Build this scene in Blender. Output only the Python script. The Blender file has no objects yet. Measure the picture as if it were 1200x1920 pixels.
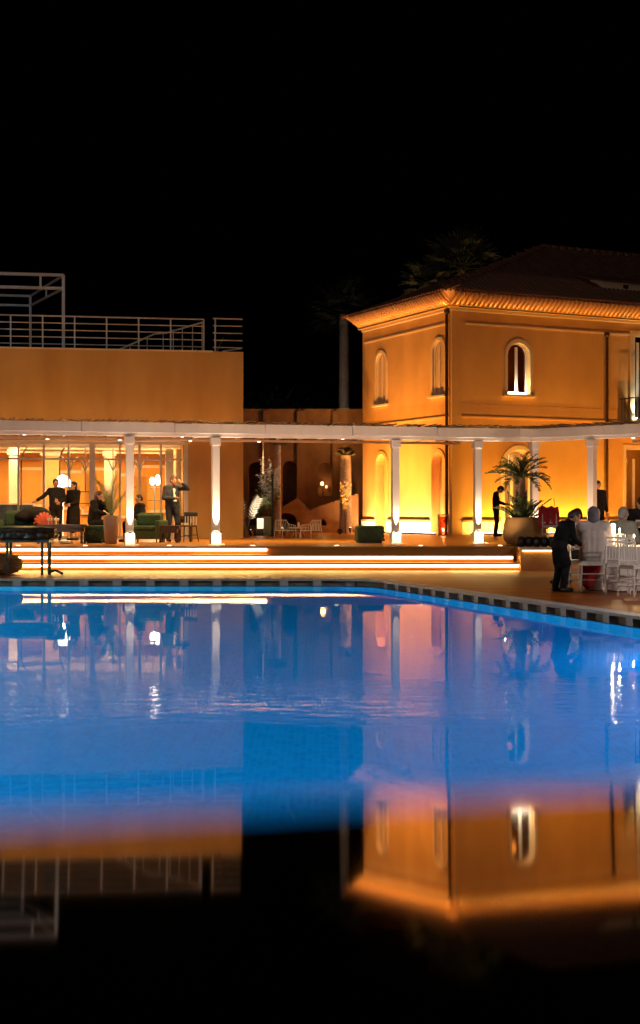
import bpy, bmesh, math, random
from mathutils import Vector, Matrix
from mathutils.geometry import tessellate_polygon
random.seed(7)
R = math.radians
SC = bpy.context.scene
COL = SC.collection

# ------------------------------------------------------------------ camera
FPX = 2610.0                      # focal length in pixels of the 1200 px wide photograph
CAM_H = 1.5                       # metres above the water (z = 0)
cam = bpy.data.cameras.new('camera'); camo = bpy.data.objects.new('camera', cam); COL.objects.link(camo)
cam.sensor_fit = 'HORIZONTAL'; cam.sensor_width = 36.0; cam.lens = 36.0 * FPX / 1200.0
camo.location = (0, 0, CAM_H); camo.rotation_euler = (R(90), 0, 0)
cam.clip_start = 0.02; cam.clip_end = 2000
cam.dof.use_dof = True; cam.dof.focus_distance = 36.0; cam.dof.aperture_fstop = 4.2
SC.camera = camo

# ------------------------------------------------------------------ world: night sky
w = bpy.data.worlds.new('World'); SC.world = w; w.use_nodes = True
nt = w.node_tree; nt.nodes.clear()
sky = nt.nodes.new('ShaderNodeTexSky'); sky.sky_type = 'NISHITA'; sky.sun_disc = False
sky.sun_elevation = R(-7.0); sky.sun_rotation = R(200); sky.air_density = 1.0
bg = nt.nodes.new('ShaderNodeBackground'); bg.inputs['Strength'].default_value = 0.06
out = nt.nodes.new('ShaderNodeOutputWorld')
nt.links.new(sky.outputs[0], bg.inputs[0]); nt.links.new(bg.outputs[0], out.inputs[0])
moon = bpy.data.lights.new('moon', 'SUN'); moon.energy = 0.022; moon.angle = R(0.5); moon.color = (1.0, .95, .9)
mo = bpy.data.objects.new('moon', moon); COL.objects.link(mo); mo.rotation_euler = (R(50), 0, R(-30))

# ------------------------------------------------------------------ colour management, sampling
vs = SC.view_settings; vs.view_transform = 'Standard'; vs.look = 'None'; vs.exposure = 1.5; vs.gamma = 1.0
vs.use_curve_mapping = False
cy = SC.cycles
cy.caustics_reflective = False; cy.caustics_refractive = False
cy.max_bounces = 9; cy.diffuse_bounces = 3; cy.glossy_bounces = 4; cy.transmission_bounces = 7; cy.transparent_max_bounces = 12
cy.sample_clamp_indirect = 4.0; cy.use_denoising = True
try: cy.use_light_tree = True
except Exception: pass

# ------------------------------------------------------------------ helpers
def P(x, y, D):                   # a point seen at photograph pixel (x, y), D metres away
    return Vector(((x - 600) * D / FPX, D, CAM_H - (y - 960) * D / FPX))
def GX(x, D): return (x - 600) * D / FPX
DECK = 0.15                       # pool deck level
TERR = 0.68                       # terrace level

class MB:
    """collects shapes in one mesh"""
    def __init__(s, fn=None): s.v = []; s.f = []; s.fn = fn
    def add(s, vs_, fs_):
        n = len(s.v); s.v += [Vector(p) for p in vs_]; s.f += [tuple(i + n for i in f) for f in fs_]; return s
    def box(s, x0, y0, z0, x1, y1, z1):
        return s.add([(x0,y0,z0),(x1,y0,z0),(x1,y1,z0),(x0,y1,z0),(x0,y0,z1),(x1,y0,z1),(x1,y1,z1),(x0,y1,z1)],
                     [(0,3,2,1),(4,5,6,7),(0,1,5,4),(1,2,6,5),(2,3,7,6),(3,0,4,7)])
    def bar(s, p0, p1, wx, wz=None):
        """rectangular bar from p0 to p1"""
        wz = wz or wx; p0 = Vector(p0); p1 = Vector(p1); d = (p1 - p0).normalized()
        up = Vector((0,0,1)) if abs(d.z) < .95 else Vector((0,1,0))
        a = d.cross(up).normalized() * wx / 2; b = a.cross(d).normalized() * wz / 2
        vs_ = [p + q for p in (p0, p1) for q in (-a-b, a-b, a+b, -a+b)]
        return s.add(vs_, [(0,3,2,1),(4,5,6,7),(0,1,5,4),(1,2,6,5),(2,3,7,6),(3,0,4,7)])
    def tube(s, pts, rad, n=8, caps=True, flat=1.0):
        pts = [Vector(p) for p in pts]; m = len(pts)
        if not hasattr(rad, '__len__'): rad = [rad] * m
        vs_ = []; fs_ = []; ref = None
        for i, p in enumerate(pts):
            d = (pts[min(i+1, m-1)] - pts[max(i-1, 0)])
            d = d.normalized() if d.length > 1e-9 else Vector((0,0,1))
            if ref is None: ref = Vector((1,0,0)) if abs(d.x) < .8 else Vector((0,1,0))
            a = d.cross(ref).normalized(); b = d.cross(a).normalized(); ref = a.cross(d).normalized()
            for k in range(n):
                t = 2 * math.pi * k / n
                vs_.append(p + (a * math.cos(t) + b * math.sin(t) * flat) * rad[i])
        for i in range(m - 1):
            for k in range(n):
                k2 = (k + 1) % n; fs_.append((i*n+k, i*n+k2, (i+1)*n+k2, (i+1)*n+k))
        if caps: fs_ += [tuple(range(n))[::-1], tuple(range((m-1)*n, m*n))]
        return s.add(vs_, fs_)
    def lathe(s, prof, n=20, c=(0,0,0), cap=True):
        vs_ = []; fs_ = []; m = len(prof); c = Vector(c)
        for r, z in prof:
            for k in range(n):
                t = 2*math.pi*k/n; vs_.append(c + Vector((r*math.cos(t), r*math.sin(t), z)))
        for i in range(m-1):
            for k in range(n):
                k2 = (k+1) % n; fs_.append((i*n+k, i*n+k2, (i+1)*n+k2, (i+1)*n+k))
        if cap: fs_ += [tuple(range(n))[::-1], tuple(range((m-1)*n, m*n))]
        return s.add(vs_, fs_)
    def ball(s, c, r, nu=12, nv=8):
        if not hasattr(r, '__len__'): r = (r, r, r)
        c = Vector(c); vs_ = [c + Vector((0,0,-r[2]))]; fs_ = []
        for i in range(1, nv):
            ph = math.pi * i / nv - math.pi/2
            for k in range(nu):
                t = 2*math.pi*k/nu
                vs_.append(c + Vector((r[0]*math.cos(ph)*math.cos(t), r[1]*math.cos(ph)*math.sin(t), r[2]*math.sin(ph))))
        vs_.append(c + Vector((0,0,r[2]))); top = len(vs_) - 1
        for k in range(nu):
            k2 = (k+1) % nu
            fs_.append((0, 1+k2, 1+k)); fs_.append((top, top-nu+k, top-nu+k2))
            for i in range(nv-2):
                a = 1+i*nu; b = a+nu; fs_.append((a+k, a+k2, b+k2, b+k))
        return s.add(vs_, fs_)
    def plate(s, outer, holes=(), y0=0.0, y1=.2, axes='xz'):
        """polygon with holes given in 2D, extruded between y0 and y1"""
        loops = [list(outer)] + [list(h) for h in holes]
        tri = tessellate_polygon([[Vector((p[0], p[1], 0)) for p in l] for l in loops])
        flat = [p for l in loops for p in l]; n = len(flat)
        def mk(p, d): return (p[0], d, p[1]) if axes == 'xz' else (p[0], p[1], d)
        vs_ = [mk(p, y0) for p in flat] + [mk(p, y1) for p in flat]
        fs_ = [tuple(t) for t in tri] + [tuple(i + n for i in reversed(t)) for t in tri]
        o = 0
        for l in loops:
            m = len(l)
            for i in range(m):
                j = (i+1) % m; fs_.append((o+i, o+j, o+j+n, o+i+n))
            o += m
        return s.add(vs_, fs_)
    def mesh(s, name, mat=None, smooth=False, normals=True):
        me = bpy.data.meshes.new(name)
        v = [s.fn(p) for p in s.v] if s.fn else s.v
        me.from_pydata([tuple(p) for p in v], [], s.f)
        if normals:
            b = bmesh.new(); b.from_mesh(me); bmesh.ops.recalc_face_normals(b, faces=b.faces); b.to_mesh(me); b.free()
        if smooth: me.polygons.foreach_set('use_smooth', [True] * len(me.polygons))
        if mat: me.materials.append(mat)
        me.update(); return me
    def build(s, name, mat, parent=None, smooth=False, kind=None, loc=None, label=None, bevel=0):
        o = bpy.data.objects.new(name, s.mesh(name, mat, smooth)); COL.objects.link(o)
        if parent: o.parent = parent
        if kind: o['kind'] = kind
        if label: o['label'] = label
        if loc is not None: o.location = loc
        if bevel:
            m = o.modifiers.new('bevel', 'BEVEL'); m.width = bevel; m.segments = 2; m.limit_method = 'ANGLE'
        return o

def tag(o, label, cat, group=None):
    o['label'] = label; o['category'] = cat
    if group: o['group'] = group
    return o
def thing(name, label, cat, loc=(0,0,0), rz=0.0, group=None):
    o = bpy.data.objects.new(name, None); COL.objects.link(o); o.empty_display_size = .2
    o.location = loc; o.rotation_euler = (0, 0, rz); return tag(o, label, cat, group)
def dup(root, loc, rz, label=None, group=None):
    r = root.copy(); COL.objects.link(r); r.location = loc; r.rotation_euler = (0, 0, rz)
    if label: r['label'] = label
    if group: r['group'] = group
    for ch in list(root.children):
        c = ch.copy(); COL.objects.link(c); c.parent = r
        for g in list(ch.children):
            d = g.copy(); COL.objects.link(d); d.parent = c
    return r
def same_mesh(name, me, parent, loc=(0,0,0), rot=(0,0,0), scale=(1,1,1)):
    o = bpy.data.objects.new(name, me); COL.objects.link(o); o.parent = parent
    o.location = loc; o.rotation_euler = rot; o.scale = scale; return o
def lamp(kind, parent, loc, power, color, aim=None, size=.05, spot=60, blend=.6, shape=None):
    l = bpy.data.lights.new('lamp_light', kind); l.energy = power; l.color = color
    if kind == 'SPOT': l.spot_size = R(spot); l.spot_blend = blend; l.shadow_soft_size = size
    elif kind == 'POINT': l.shadow_soft_size = size
    elif kind == 'AREA':
        l.size = size
        if shape: l.shape = 'RECTANGLE'; l.size, l.size_y = shape
    o = bpy.data.objects.new('lamp_light', l); COL.objects.link(o)
    if parent: o.parent = parent
    o.location = loc
    if aim is not None:
        o.rotation_euler = Vector(aim).to_track_quat('-Z', 'Y').to_euler()
    return o

# ------------------------------------------------------------------ materials
def mat(name, c1, rough=.6, c2=None, scale=3.0, bump=0.0, bscale=40.0, metal=0.0, stretch=(1,1,1), spec=.5, detail=4.0, coat=0.0, contrast=(.3,.7), stain=0.0):
    m = bpy.data.materials.new(name); m.use_nodes = True; n = m.node_tree.nodes; L = m.node_tree.links
    b = n['Principled BSDF']; b.inputs['Roughness'].default_value = rough; b.inputs['Metallic'].default_value = metal
    b.inputs['Specular IOR Level'].default_value = spec; b.inputs['Coat Weight'].default_value = coat
    tc = n.new('ShaderNodeTexCoord'); mp = n.new('ShaderNodeMapping'); mp.inputs['Scale'].default_value = stretch
    L.new(tc.outputs['Object'], mp.inputs[0])
    if c2 is not None:
        t = n.new('ShaderNodeTexNoise'); t.inputs['Scale'].default_value = scale; t.inputs['Detail'].default_value = detail
        L.new(mp.outputs[0], t.inputs['Vector'])
        r = n.new('ShaderNodeValToRGB'); r.color_ramp.elements[0].position, r.color_ramp.elements[1].position = contrast
        r.color_ramp.elements[0].color = (*c1, 1); r.color_ramp.elements[1].color = (*c2, 1)
        L.new(t.outputs['Fac'], r.inputs[0]); colo = r.outputs[0]
        if stain:                                   # weathering: vertical runs and patches of repair
            m2 = n.new('ShaderNodeMapping'); m2.inputs['Scale'].default_value = (.9, .9, .38); L.new(tc.outputs['Object'], m2.inputs[0])
            t3 = n.new('ShaderNodeTexNoise'); t3.inputs['Scale'].default_value = 1.1; t3.inputs['Detail'].default_value = 7; L.new(m2.outputs[0], t3.inputs['Vector'])
            r3 = n.new('ShaderNodeValToRGB'); r3.color_ramp.elements[0].position = .34; r3.color_ramp.elements[1].position = .58
            k_ = 1 - stain; r3.color_ramp.elements[0].color = (k_, k_ * .96, k_ * .92, 1); r3.color_ramp.elements[1].color = (1, 1, 1, 1)
            L.new(t3.outputs['Fac'], r3.inputs[0])
            mm = n.new('ShaderNodeMix'); mm.data_type = 'RGBA'; mm.blend_type = 'MULTIPLY'; mm.inputs[0].default_value = 1.0
            L.new(colo, mm.inputs[6]); L.new(r3.outputs[0], mm.inputs[7]); colo = mm.outputs[2]
        L.new(colo, b.inputs['Base Color'])
    else: b.inputs['Base Color'].default_value = (*c1, 1)
    if bump:
        t2 = n.new('ShaderNodeTexNoise'); t2.inputs['Scale'].default_value = bscale; t2.inputs['Detail'].default_value = 5
        L.new(mp.outputs[0], t2.inputs['Vector'])
        bp = n.new('ShaderNodeBump'); bp.inputs['Strength'].default_value = bump; bp.inputs['Distance'].default_value = .02
        L.new(t2.outputs['Fac'], bp.inputs['Height']); L.new(bp.outputs[0], b.inputs['Normal'])
    return m
def glow(name, c, s):
    m = bpy.data.materials.new(name); m.use_nodes = True; n = m.node_tree.nodes
    b = n['Principled BSDF']; b.inputs['Base Color'].default_value = (.8,.8,.8,1)
    b.inputs['Emission Color'].default_value = (*c, 1); b.inputs['Emission Strength'].default_value = s
    return m

WARM = (1.0, .60, .22); AMBER = (1.0, .46, .10); WHITEW = (1.0, .80, .55)
M = {}
M['plaster'] = mat('ochre plaster', (.63,.37,.125), .85, (.78,.49,.185), .55, .35, 22, detail=9.0, contrast=(.22,.60), stain=.09)
M['plaster_l'] = mat('pale ochre plaster', (.55,.32,.10), .85, (.70,.45,.16), .8, .3, 22, stretch=(1,1,.22), detail=8.0, contrast=(.25,.62), stain=.12)
M['trim'] = mat('cream painted trim', (.74,.62,.44), .7, (.80,.68,.50), 4, .1)
M['plinth'] = mat('white plinth stone', (.74,.68,.58), .7, (.80,.75,.66), 5, .15)
M['white'] = mat('white painted timber', (.74,.70,.68), .5, (.80,.77,.75), 5, .1, 30, stretch=(1,1,.2))
M['white_metal'] = mat('white enamel metal', (.74,.72,.70), .35, (.80,.78,.76), 6)
M['reed'] = mat('dry reed matting', (.30,.20,.09), .8, (.50,.36,.18), 30)
M['tile'] = mat('terracotta roof tile', (.20,.075,.04), .5, (.34,.14,.07), 2.2, .3, 30)
M['tile2'] = mat('weathered roof tile', (.16,.07,.045), .45, (.26,.12,.07), 2.6, .3, 30)
M['iron'] = mat('dark iron', (.025,.022,.02), .45, (.04,.035,.03), 8)
M['pipe'] = mat('dark copper pipe', (.07,.03,.02), .4, (.11,.05,.03), 8, metal=.5)
M['rail'] = mat('galvanised rail', (.55,.52,.50), .4, (.66,.63,.60), 8, metal=.2)
M['coping'] = mat('pale coping stone', (.52,.54,.60), .45, (.64,.66,.72), 6, .2)
M['gutter'] = mat('brown gutter tile', (.34,.28,.24), .6, (.42,.35,.30), 8)
M['eave'] = mat('painted eave tile', (.55,.30,.12), .75, (.66,.38,.16), 3, .2, 20)
M['ground'] = mat('dark garden soil', (.03,.032,.02), .95, (.05,.055,.03), .6, .5, 5)
M['hull'] = mat('mirror-polished dark steel', (.60,.58,.56), .04, (.64,.62,.60), 40, metal=1.0)  # reflector for the cap of the added near wall
M['green'] = mat('green velvet', (.035,.075,.036), .9, (.06,.115,.058), 20, .3, 60)
M['dgreen'] = mat('dark green velvet', (.02,.045,.025), .9, (.035,.07,.04), 12, .3, 60)
M['black'] = mat('black cloth', (.010,.009,.010), .85, (.020,.018,.020), 10, .9, 9, spec=.15)
M['navy'] = mat('navy suit cloth', (.014,.018,.03), .8, (.022,.028,.045), 10, .9, 9)
M['char'] = mat('charcoal coat cloth', (.007,.007,.008), .9, (.014,.013,.014), 10, 1.0, 8, spec=.12)
M['blouse'] = mat('pale mauve knit', (.58,.52,.52), .9, (.66,.60,.60), 14, 1.0, 8)
M['grey'] = mat('grey wool', (.16,.17,.17), .9, (.22,.23,.23), 14, 1.0, 8)
M['scarf'] = mat('slate scarf', (.13,.12,.15), .9, (.18,.17,.20), 14, .9, 10)
M['red'] = mat('red cloth', (.45,.02,.025), .85, (.55,.035,.04), 10, .9, 9)
M['orange'] = mat('coral cushion', (.34,.05,.025), .85, (.42,.08,.04), 10, .2)
M['shirt'] = mat('white shirt cloth', (.72,.70,.68), .85, (.78,.76,.74), 10, .8, 9)
M['skin'] = mat('skin', (.52,.30,.20), .55, (.58,.34,.24), 10)
M['skin2'] = mat('tanned skin', (.42,.20,.12), .55, (.48,.24,.15), 10)
M['hair'] = mat('dark hair', (.018,.011,.008), .5, (.03,.018,.012), 30, .4, 60)
M['hair2'] = mat('auburn hair', (.06,.018,.012), .5, (.09,.03,.02), 30, .4, 60)
M['hairg'] = mat('grey hair', (.20,.19,.20), .6, (.28,.27,.28), 30, .4, 60)
M['shoe'] = mat('black leather', (.015,.013,.012), .3)
M['eye'] = mat('eye', (.02,.015,.012), .15)
M['lip'] = mat('lip', (.40,.13,.10), .5)
M['leaf'] = mat('dark palm leaf', (.025,.055,.018), .45, (.06,.10,.03), 5)
M['leaf2'] = mat('bright shrub leaf', (.10,.15,.04), .5, (.20,.24,.09), 5)
M['leaf3'] = mat('silver leaf', (.38,.36,.28), .6, (.55,.50,.40), 5)
M['frond'] = mat('dry fan leaf', (.05,.055,.02), .6, (.11,.10,.04), 5)
M['bark'] = mat('palm bark', (.16,.10,.06), .9, (.30,.20,.12), 9, .6, 15)
M['barkl'] = mat('pale palm bark', (.40,.34,.27), .9, (.55,.48,.40), 9, .6, 15)
M['pot'] = mat('ochre planter', (.32,.19,.06), .7, (.40,.24,.08), 3, .15)
M['taupe'] = mat('taupe planter', (.30,.20,.14), .7, (.36,.25,.18), 3, .15)
M['wood_d'] = mat('dark stained wood', (.045,.025,.015), .4, (.08,.045,.025), 3, .1, 30, stretch=(.3,4,4))
M['wicker'] = mat('wicker', (.20,.12,.05), .8, (.42,.28,.12), 26, .8, 40)
M['glassware'] = mat('pale frosted glass', (.78,.78,.78), .15)
M['paper'] = mat('white paper', (.8,.79,.76), .8)
M['cloth'] = mat('white table linen', (.70,.67,.68), .85, (.76,.73,.74), 12, .3, 25)
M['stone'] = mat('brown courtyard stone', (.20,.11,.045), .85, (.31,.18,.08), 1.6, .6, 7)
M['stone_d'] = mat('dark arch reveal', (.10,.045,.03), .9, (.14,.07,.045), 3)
M['curtain'] = mat('cream curtain', (.72,.62,.46), .9, (.78,.68,.52), 5, .3, 20, stretch=(6,6,.3))
M['blind'] = mat('drawn cream blind', (.66,.44,.24), .6, (.74,.52,.30), 4, .2, 14, stretch=(1,1,.2))
M['inner'] = mat('amber interior wall', (.55,.27,.045), .8, (.68,.37,.08), 1.2, detail=8.0)
M['inner_c'] = mat('cream ceiling', (.72,.58,.38), .8, (.78,.64,.44), 2)
M['teal'] = mat('dark teal counter', (.03,.06,.06), .3, (.05,.09,.09), 4)
M['shaded_leaf'] = mat('dark unlit fan leaf', (.008,.010,.005), .8, (.014,.017,.008), 4)  # shade of the tall palm's unlit crown put into its leaf colour
M['dtree'] = mat('night foliage', (.03,.05,.02), .7, (.06,.08,.03), 4)
M['led'] = glow('warm led strip', (1.0,.58,.16), 8.0); M['led_a'] = glow('warm led strip dim', (1.0,.58,.17), 6.5); M['led_b'] = glow('warm led strip bright', (1.0,.62,.19), 11.0)
M['led_w'] = glow('white led strip', (1.0,.82,.55), 6.0)
M['led_added'] = glow('added soft led strip', (1.0,.52,.16), 3.0)
M['bulb'] = glow('opal lamp glass', (1.0,.88,.68), 5.0)
M['tube'] = glow('tube lamp glass', (1.0,.86,.66), 1.2)
M['candle'] = glow('candle glow', (1.0,.75,.40), 14.0)
M['poollamp'] = glow('pool lamp lens', (.75,.92,1.0), 1.2)

def glass_mat(name, tint=(1,1,1), ior=1.5, k=1.0, rough=0.0):
    m = bpy.data.materials.new(name); m.use_nodes = True; n = m.node_tree.nodes; L = m.node_tree.links
    n.remove(n['Principled BSDF']); o = n['Material Output']
    t = n.new('ShaderNodeBsdfTransparent'); t.inputs[0].default_value = (*tint, 1)
    g = n.new('ShaderNodeBsdfGlossy'); g.inputs['Roughness'].default_value = rough
    f = n.new('ShaderNodeFresnel'); f.inputs[0].default_value = ior
    mx = n.new('ShaderNodeMixShader'); mt = n.new('ShaderNodeMath'); mt.operation = 'MULTIPLY'; mt.inputs[1].default_value = k
    L.new(f.outputs[0], mt.inputs[0]); L.new(mt.outputs[0], mx.inputs[0]); L.new(t.outputs[0], mx.inputs[1]); L.new(g.outputs[0], mx.inputs[2]); L.new(mx.outputs[0], o.inputs[0])
    return m
M['glass'] = glass_mat('window glass')
M['glass_d'] = glass_mat('smoked window glass', (.55,.42,.30))

def wood_deck(name, c1, c2, rough, plank=.145):
    m = bpy.data.materials.new(name); m.use_nodes = True; n = m.node_tree.nodes; L = m.node_tree.links
    b = n['Principled BSDF']; b.inputs['Specular IOR Level'].default_value = .28; tc = n.new('ShaderNodeTexCoord')
    sx = n.new('ShaderNodeSeparateXYZ'); L.new(tc.outputs['Object'], sx.inputs[0])
    dv = n.new('ShaderNodeMath'); dv.operation = 'DIVIDE'; dv.inputs[1].default_value = plank; L.new(sx.outputs['Y'], dv.inputs[0])
    fl = n.new('ShaderNodeMath'); fl.operation = 'FLOOR'; L.new(dv.outputs[0], fl.inputs[0])
    fr = n.new('ShaderNodeMath'); fr.operation = 'FRACT'; L.new(dv.outputs[0], fr.inputs[0])
    wn = n.new('ShaderNodeTexWhiteNoise'); wn.noise_dimensions = '1D'; L.new(fl.outputs[0], wn.inputs['W'])
    mp = n.new('ShaderNodeMapping'); mp.inputs['Scale'].default_value = (.5, 9, 9); L.new(tc.outputs['Object'], mp.inputs[0])
    ns = n.new('ShaderNodeTexNoise'); ns.inputs['Scale'].default_value = 2.2; ns.inputs['Detail'].default_value = 6; L.new(mp.outputs[0], ns.inputs['Vector'])
    av = n.new('ShaderNodeMath'); av.operation = 'MULTIPLY_ADD'; av.inputs[1].default_value = .55
    L.new(wn.outputs['Value'], av.inputs[0])
    h = n.new('ShaderNodeMath'); h.operation = 'MULTIPLY'; h.inputs[1].default_value = .5; L.new(ns.outputs['Fac'], h.inputs[0]); L.new(h.outputs[0], av.inputs[2])
    r = n.new('ShaderNodeValToRGB'); r.color_ramp.elements[0].position = .15; r.color_ramp.elements[1].position = .8
    r.color_ramp.elements[0].color = (*c1, 1); r.color_ramp.elements[1].color = (*c2, 1)
    L.new(av.outputs[0], r.inputs[0]); L.new(r.outputs[0], b.inputs['Base Color'])
    gp = n.new('ShaderNodeMath'); gp.operation = 'PINGPONG'; gp.inputs[1].default_value = .5; L.new(fr.outputs[0], gp.inputs[0])
    gs = n.new('ShaderNodeMath'); gs.operation = 'SMOOTH_MIN'; gs.inputs[1].default_value = .06; gs.inputs[2].default_value = .03; L.new(gp.outputs[0], gs.inputs[0])
    ad = n.new('ShaderNodeMath'); ad.operation = 'MULTIPLY_ADD'; ad.inputs[1].default_value = .05; L.new(ns.outputs['Fac'], ad.inputs[0]); L.new(gs.outputs[0], ad.inputs[2])
    bp = n.new('ShaderNodeBump'); bp.inputs['Strength'].default_value = .35; bp.inputs['Distance'].default_value = .05
    L.new(ad.outputs[0], bp.inputs['Height']); L.new(bp.outputs[0], b.inputs['Normal'])
    rr = n.new('ShaderNodeMath'); rr.operation = 'MULTIPLY_ADD'; rr.inputs[1].default_value = .25; rr.inputs[2].default_value = rough - .1
    L.new(ns.outputs['Fac'], rr.inputs[0]); L.new(rr.outputs[0], b.inputs['Roughness'])
    return m
M['deck'] = wood_deck('oiled teak decking', (.25,.055,.002), (.44,.125,.006), .38)
M['terrace'] = wood_deck('terrace decking', (.42,.16,.020), (.64,.28,.045), .32)

# ================================================================== THE SETTING
POOL_FAR = 28.0; POOL_NEAR = .445; POOL_L = -15.0; SL = .311; CX = .966
def right_edge(Y): return CX + (POOL_FAR - Y) * SL
NSL = .38                          # skew of the near pool side and the added mirror wall
def near_y(x): return POOL_NEAR + NSL * x
def pool_outline(off=0.0):
    """the pool seen from above; off widens it on the far and right sides"""
    k = math.hypot(1, SL)
    ro = off * k
    cx = CX + ro - SL * off
    a = Vector((cx, POOL_FAR + off)); rr = .9
    pts = [(POOL_L, near_y(POOL_L)), (right_edge(near_y(8.6)) + ro, near_y(8.6))]
    d1 = Vector((SL, -1)).normalized(); p1 = a + d1 * rr; p2 = a + Vector((-1, 0)) * rr
    for i in range(7):
        t = i / 6; q = p1 * (1-t)**2 + a * 2*t*(1-t) + p2 * t*t; pts.append((q.x, q.y))
    pts.append((POOL_L, POOL_FAR + off)); return pts

# ground with the basin left open
g = MB(); g.plate([(-700,-300),(700,-300),(700,900),(-700,900)], [pool_outline(.25)], -.3, .10, 'xy').build('ground', M['ground'], kind='structure')

# basin
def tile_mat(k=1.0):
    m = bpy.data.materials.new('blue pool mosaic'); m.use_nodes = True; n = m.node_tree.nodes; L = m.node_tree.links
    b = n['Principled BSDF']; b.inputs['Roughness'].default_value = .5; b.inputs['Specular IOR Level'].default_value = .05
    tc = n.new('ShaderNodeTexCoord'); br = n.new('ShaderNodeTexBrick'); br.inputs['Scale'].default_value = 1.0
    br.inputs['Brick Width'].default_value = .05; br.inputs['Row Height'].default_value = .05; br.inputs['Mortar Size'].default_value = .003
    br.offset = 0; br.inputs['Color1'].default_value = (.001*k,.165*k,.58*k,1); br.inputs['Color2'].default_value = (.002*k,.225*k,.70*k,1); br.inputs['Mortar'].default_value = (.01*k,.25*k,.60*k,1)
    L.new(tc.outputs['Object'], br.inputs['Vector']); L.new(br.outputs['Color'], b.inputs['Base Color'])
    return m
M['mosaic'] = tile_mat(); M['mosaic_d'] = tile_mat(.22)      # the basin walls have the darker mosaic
po = pool_outline(0)
f = MB(); f.plate(po, [], -1.55, -1.45, 'xy').build('pool_floor', M['mosaic'], kind='structure')
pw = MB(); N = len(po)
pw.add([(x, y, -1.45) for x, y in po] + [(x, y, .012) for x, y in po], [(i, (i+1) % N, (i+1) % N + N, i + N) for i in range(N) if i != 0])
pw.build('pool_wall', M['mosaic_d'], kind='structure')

# water
def water_mat():
    m = bpy.data.materials.new('pool water'); m.use_nodes = True; n = m.node_tree.nodes; L = m.node_tree.links
    n.remove(n['Principled BSDF']); o = n['Material Output']
    gl = n.new('ShaderNodeBsdfGlass'); gl.inputs['IOR'].default_value = 1.333; gl.inputs['Roughness'].default_value = 0.0
    gl.inputs['Color'].default_value = (.97,.99,1,1)
    tc = n.new('ShaderNodeTexCoord')
    def noise(scale, stretch, detail=2.0):
        mp = n.new('ShaderNodeMapping'); mp.inputs['Scale'].default_value = stretch; L.new(tc.outputs['Object'], mp.inputs[0])
        t = n.new('ShaderNodeTexNoise'); t.inputs['Scale'].default_value = scale; t.inputs['Detail'].default_value = detail; L.new(mp.outputs[0], t.inputs['Vector']); return t
    def mul(a, k):
        q = n.new('ShaderNodeMath'); q.operation = 'MULTIPLY'
        L.new(a, q.inputs[0])
        if isinstance(k, float): q.inputs[1].default_value = k
        else: L.new(k, q.inputs[1])
        return q.outputs[0]
    def add(a, b_):
        q = n.new('ShaderNodeMath'); q.operation = 'ADD'; L.new(a, q.inputs[0]); L.new(b_, q.inputs[1]); return q.outputs[0]
    big = noise(.35, (1, 1, 1)).outputs['Fac']            # slow swell
    mid = noise(1.3, (.45, 1, 1)).outputs['Fac']
    fine = noise(7.0, (.5, 1, 1), 4.0).outputs['Fac']     # cat's paws where a breath of wind touches the water
    # a gust about eleven metres out, and scattered patches
    sx = n.new('ShaderNodeSeparateXYZ'); L.new(tc.outputs['Object'], sx.inputs[0])
    wob = n.new('ShaderNodeMath'); wob.operation = 'MULTIPLY_ADD'; wob.inputs[1].default_value = 3.0
    L.new(noise(.25, (1, .2, 1)).outputs['Fac'], wob.inputs[0]); L.new(sx.outputs['Y'], wob.inputs[2])
    mr = n.new('ShaderNodeValToRGB'); el = mr.color_ramp.elements
    el[0].position = .33; el[0].color = (0,0,0,1); el[1].position = .355; el[1].color = (1,1,1,1)
    e = el.new(.40); e.color = (.5,.5,.5,1); e = el.new(.43); e.color = (0,0,0,1)
    dv = n.new('ShaderNodeMath'); dv.operation = 'DIVIDE'; dv.inputs[1].default_value = 33.0; L.new(wob.outputs[0], dv.inputs[0]); L.new(dv.outputs[0], mr.inputs[0])
    pt = n.new('ShaderNodeValToRGB'); pt.color_ramp.elements[0].position = .48; pt.color_ramp.elements[1].position = .62
    L.new(noise(.5, (.5, .35, 1), 3.0).outputs['Fac'], pt.inputs[0])
    msk = add(mul(mr.outputs[0], 1.0), mul(mul(mr.outputs[0], pt.outputs[0]), .8))
    h = add(add(mul(big, WAVE[0]), mul(mid, WAVE[1])), add(mul(mul(fine, msk), WAVE[2]), mul(fine, WAVE[3])))
    bp = n.new('ShaderNodeBump'); bp.inputs['Strength'].default_value = 1.0; bp.inputs['Distance'].default_value = 1.0
    L.new(h, bp.inputs['Height']); L.new(bp.outputs[0], gl.inputs['Normal'])
    rf_ = n.new('ShaderNodeBsdfRefraction'); rf_.inputs['IOR'].default_value = 1.333; rf_.inputs['Roughness'].default_value = 0.0; L.new(bp.outputs[0], rf_.inputs['Normal'])
    mx = n.new('ShaderNodeMixShader'); mx.inputs[0].default_value = .57; L.new(gl.outputs[0], mx.inputs[1]); L.new(rf_.outputs[0], mx.inputs[2])
    L.new(mx.outputs[0], o.inputs['Surface']); return m
WAVE = (.0018, .0012, .0085, .00022)
M['water'] = water_mat()
wt = MB(); NP = len(po)
wt.add([(x, y, 0) for x, y in pool_outline(.12)], [tuple(range(NP))])
wt.build('pool_water', M['water'], kind='structure')

# pool deck round the basin (far strip, right side)
dk = MB(); o3 = pool_outline(.30)
outer = [(o3[1][0], o3[1][1]), (16, o3[1][1]), (16, 33.2), (-17, 33.2), (-17, POOL_FAR + .30)]
inner = list(reversed(o3[2:-1]))
inner = [p for p in o3[2:]][::-1]
dk.plate(outer + inner, [], .05, DECK, 'xy').build('pool_deck', M['deck'], kind='structure')

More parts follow.
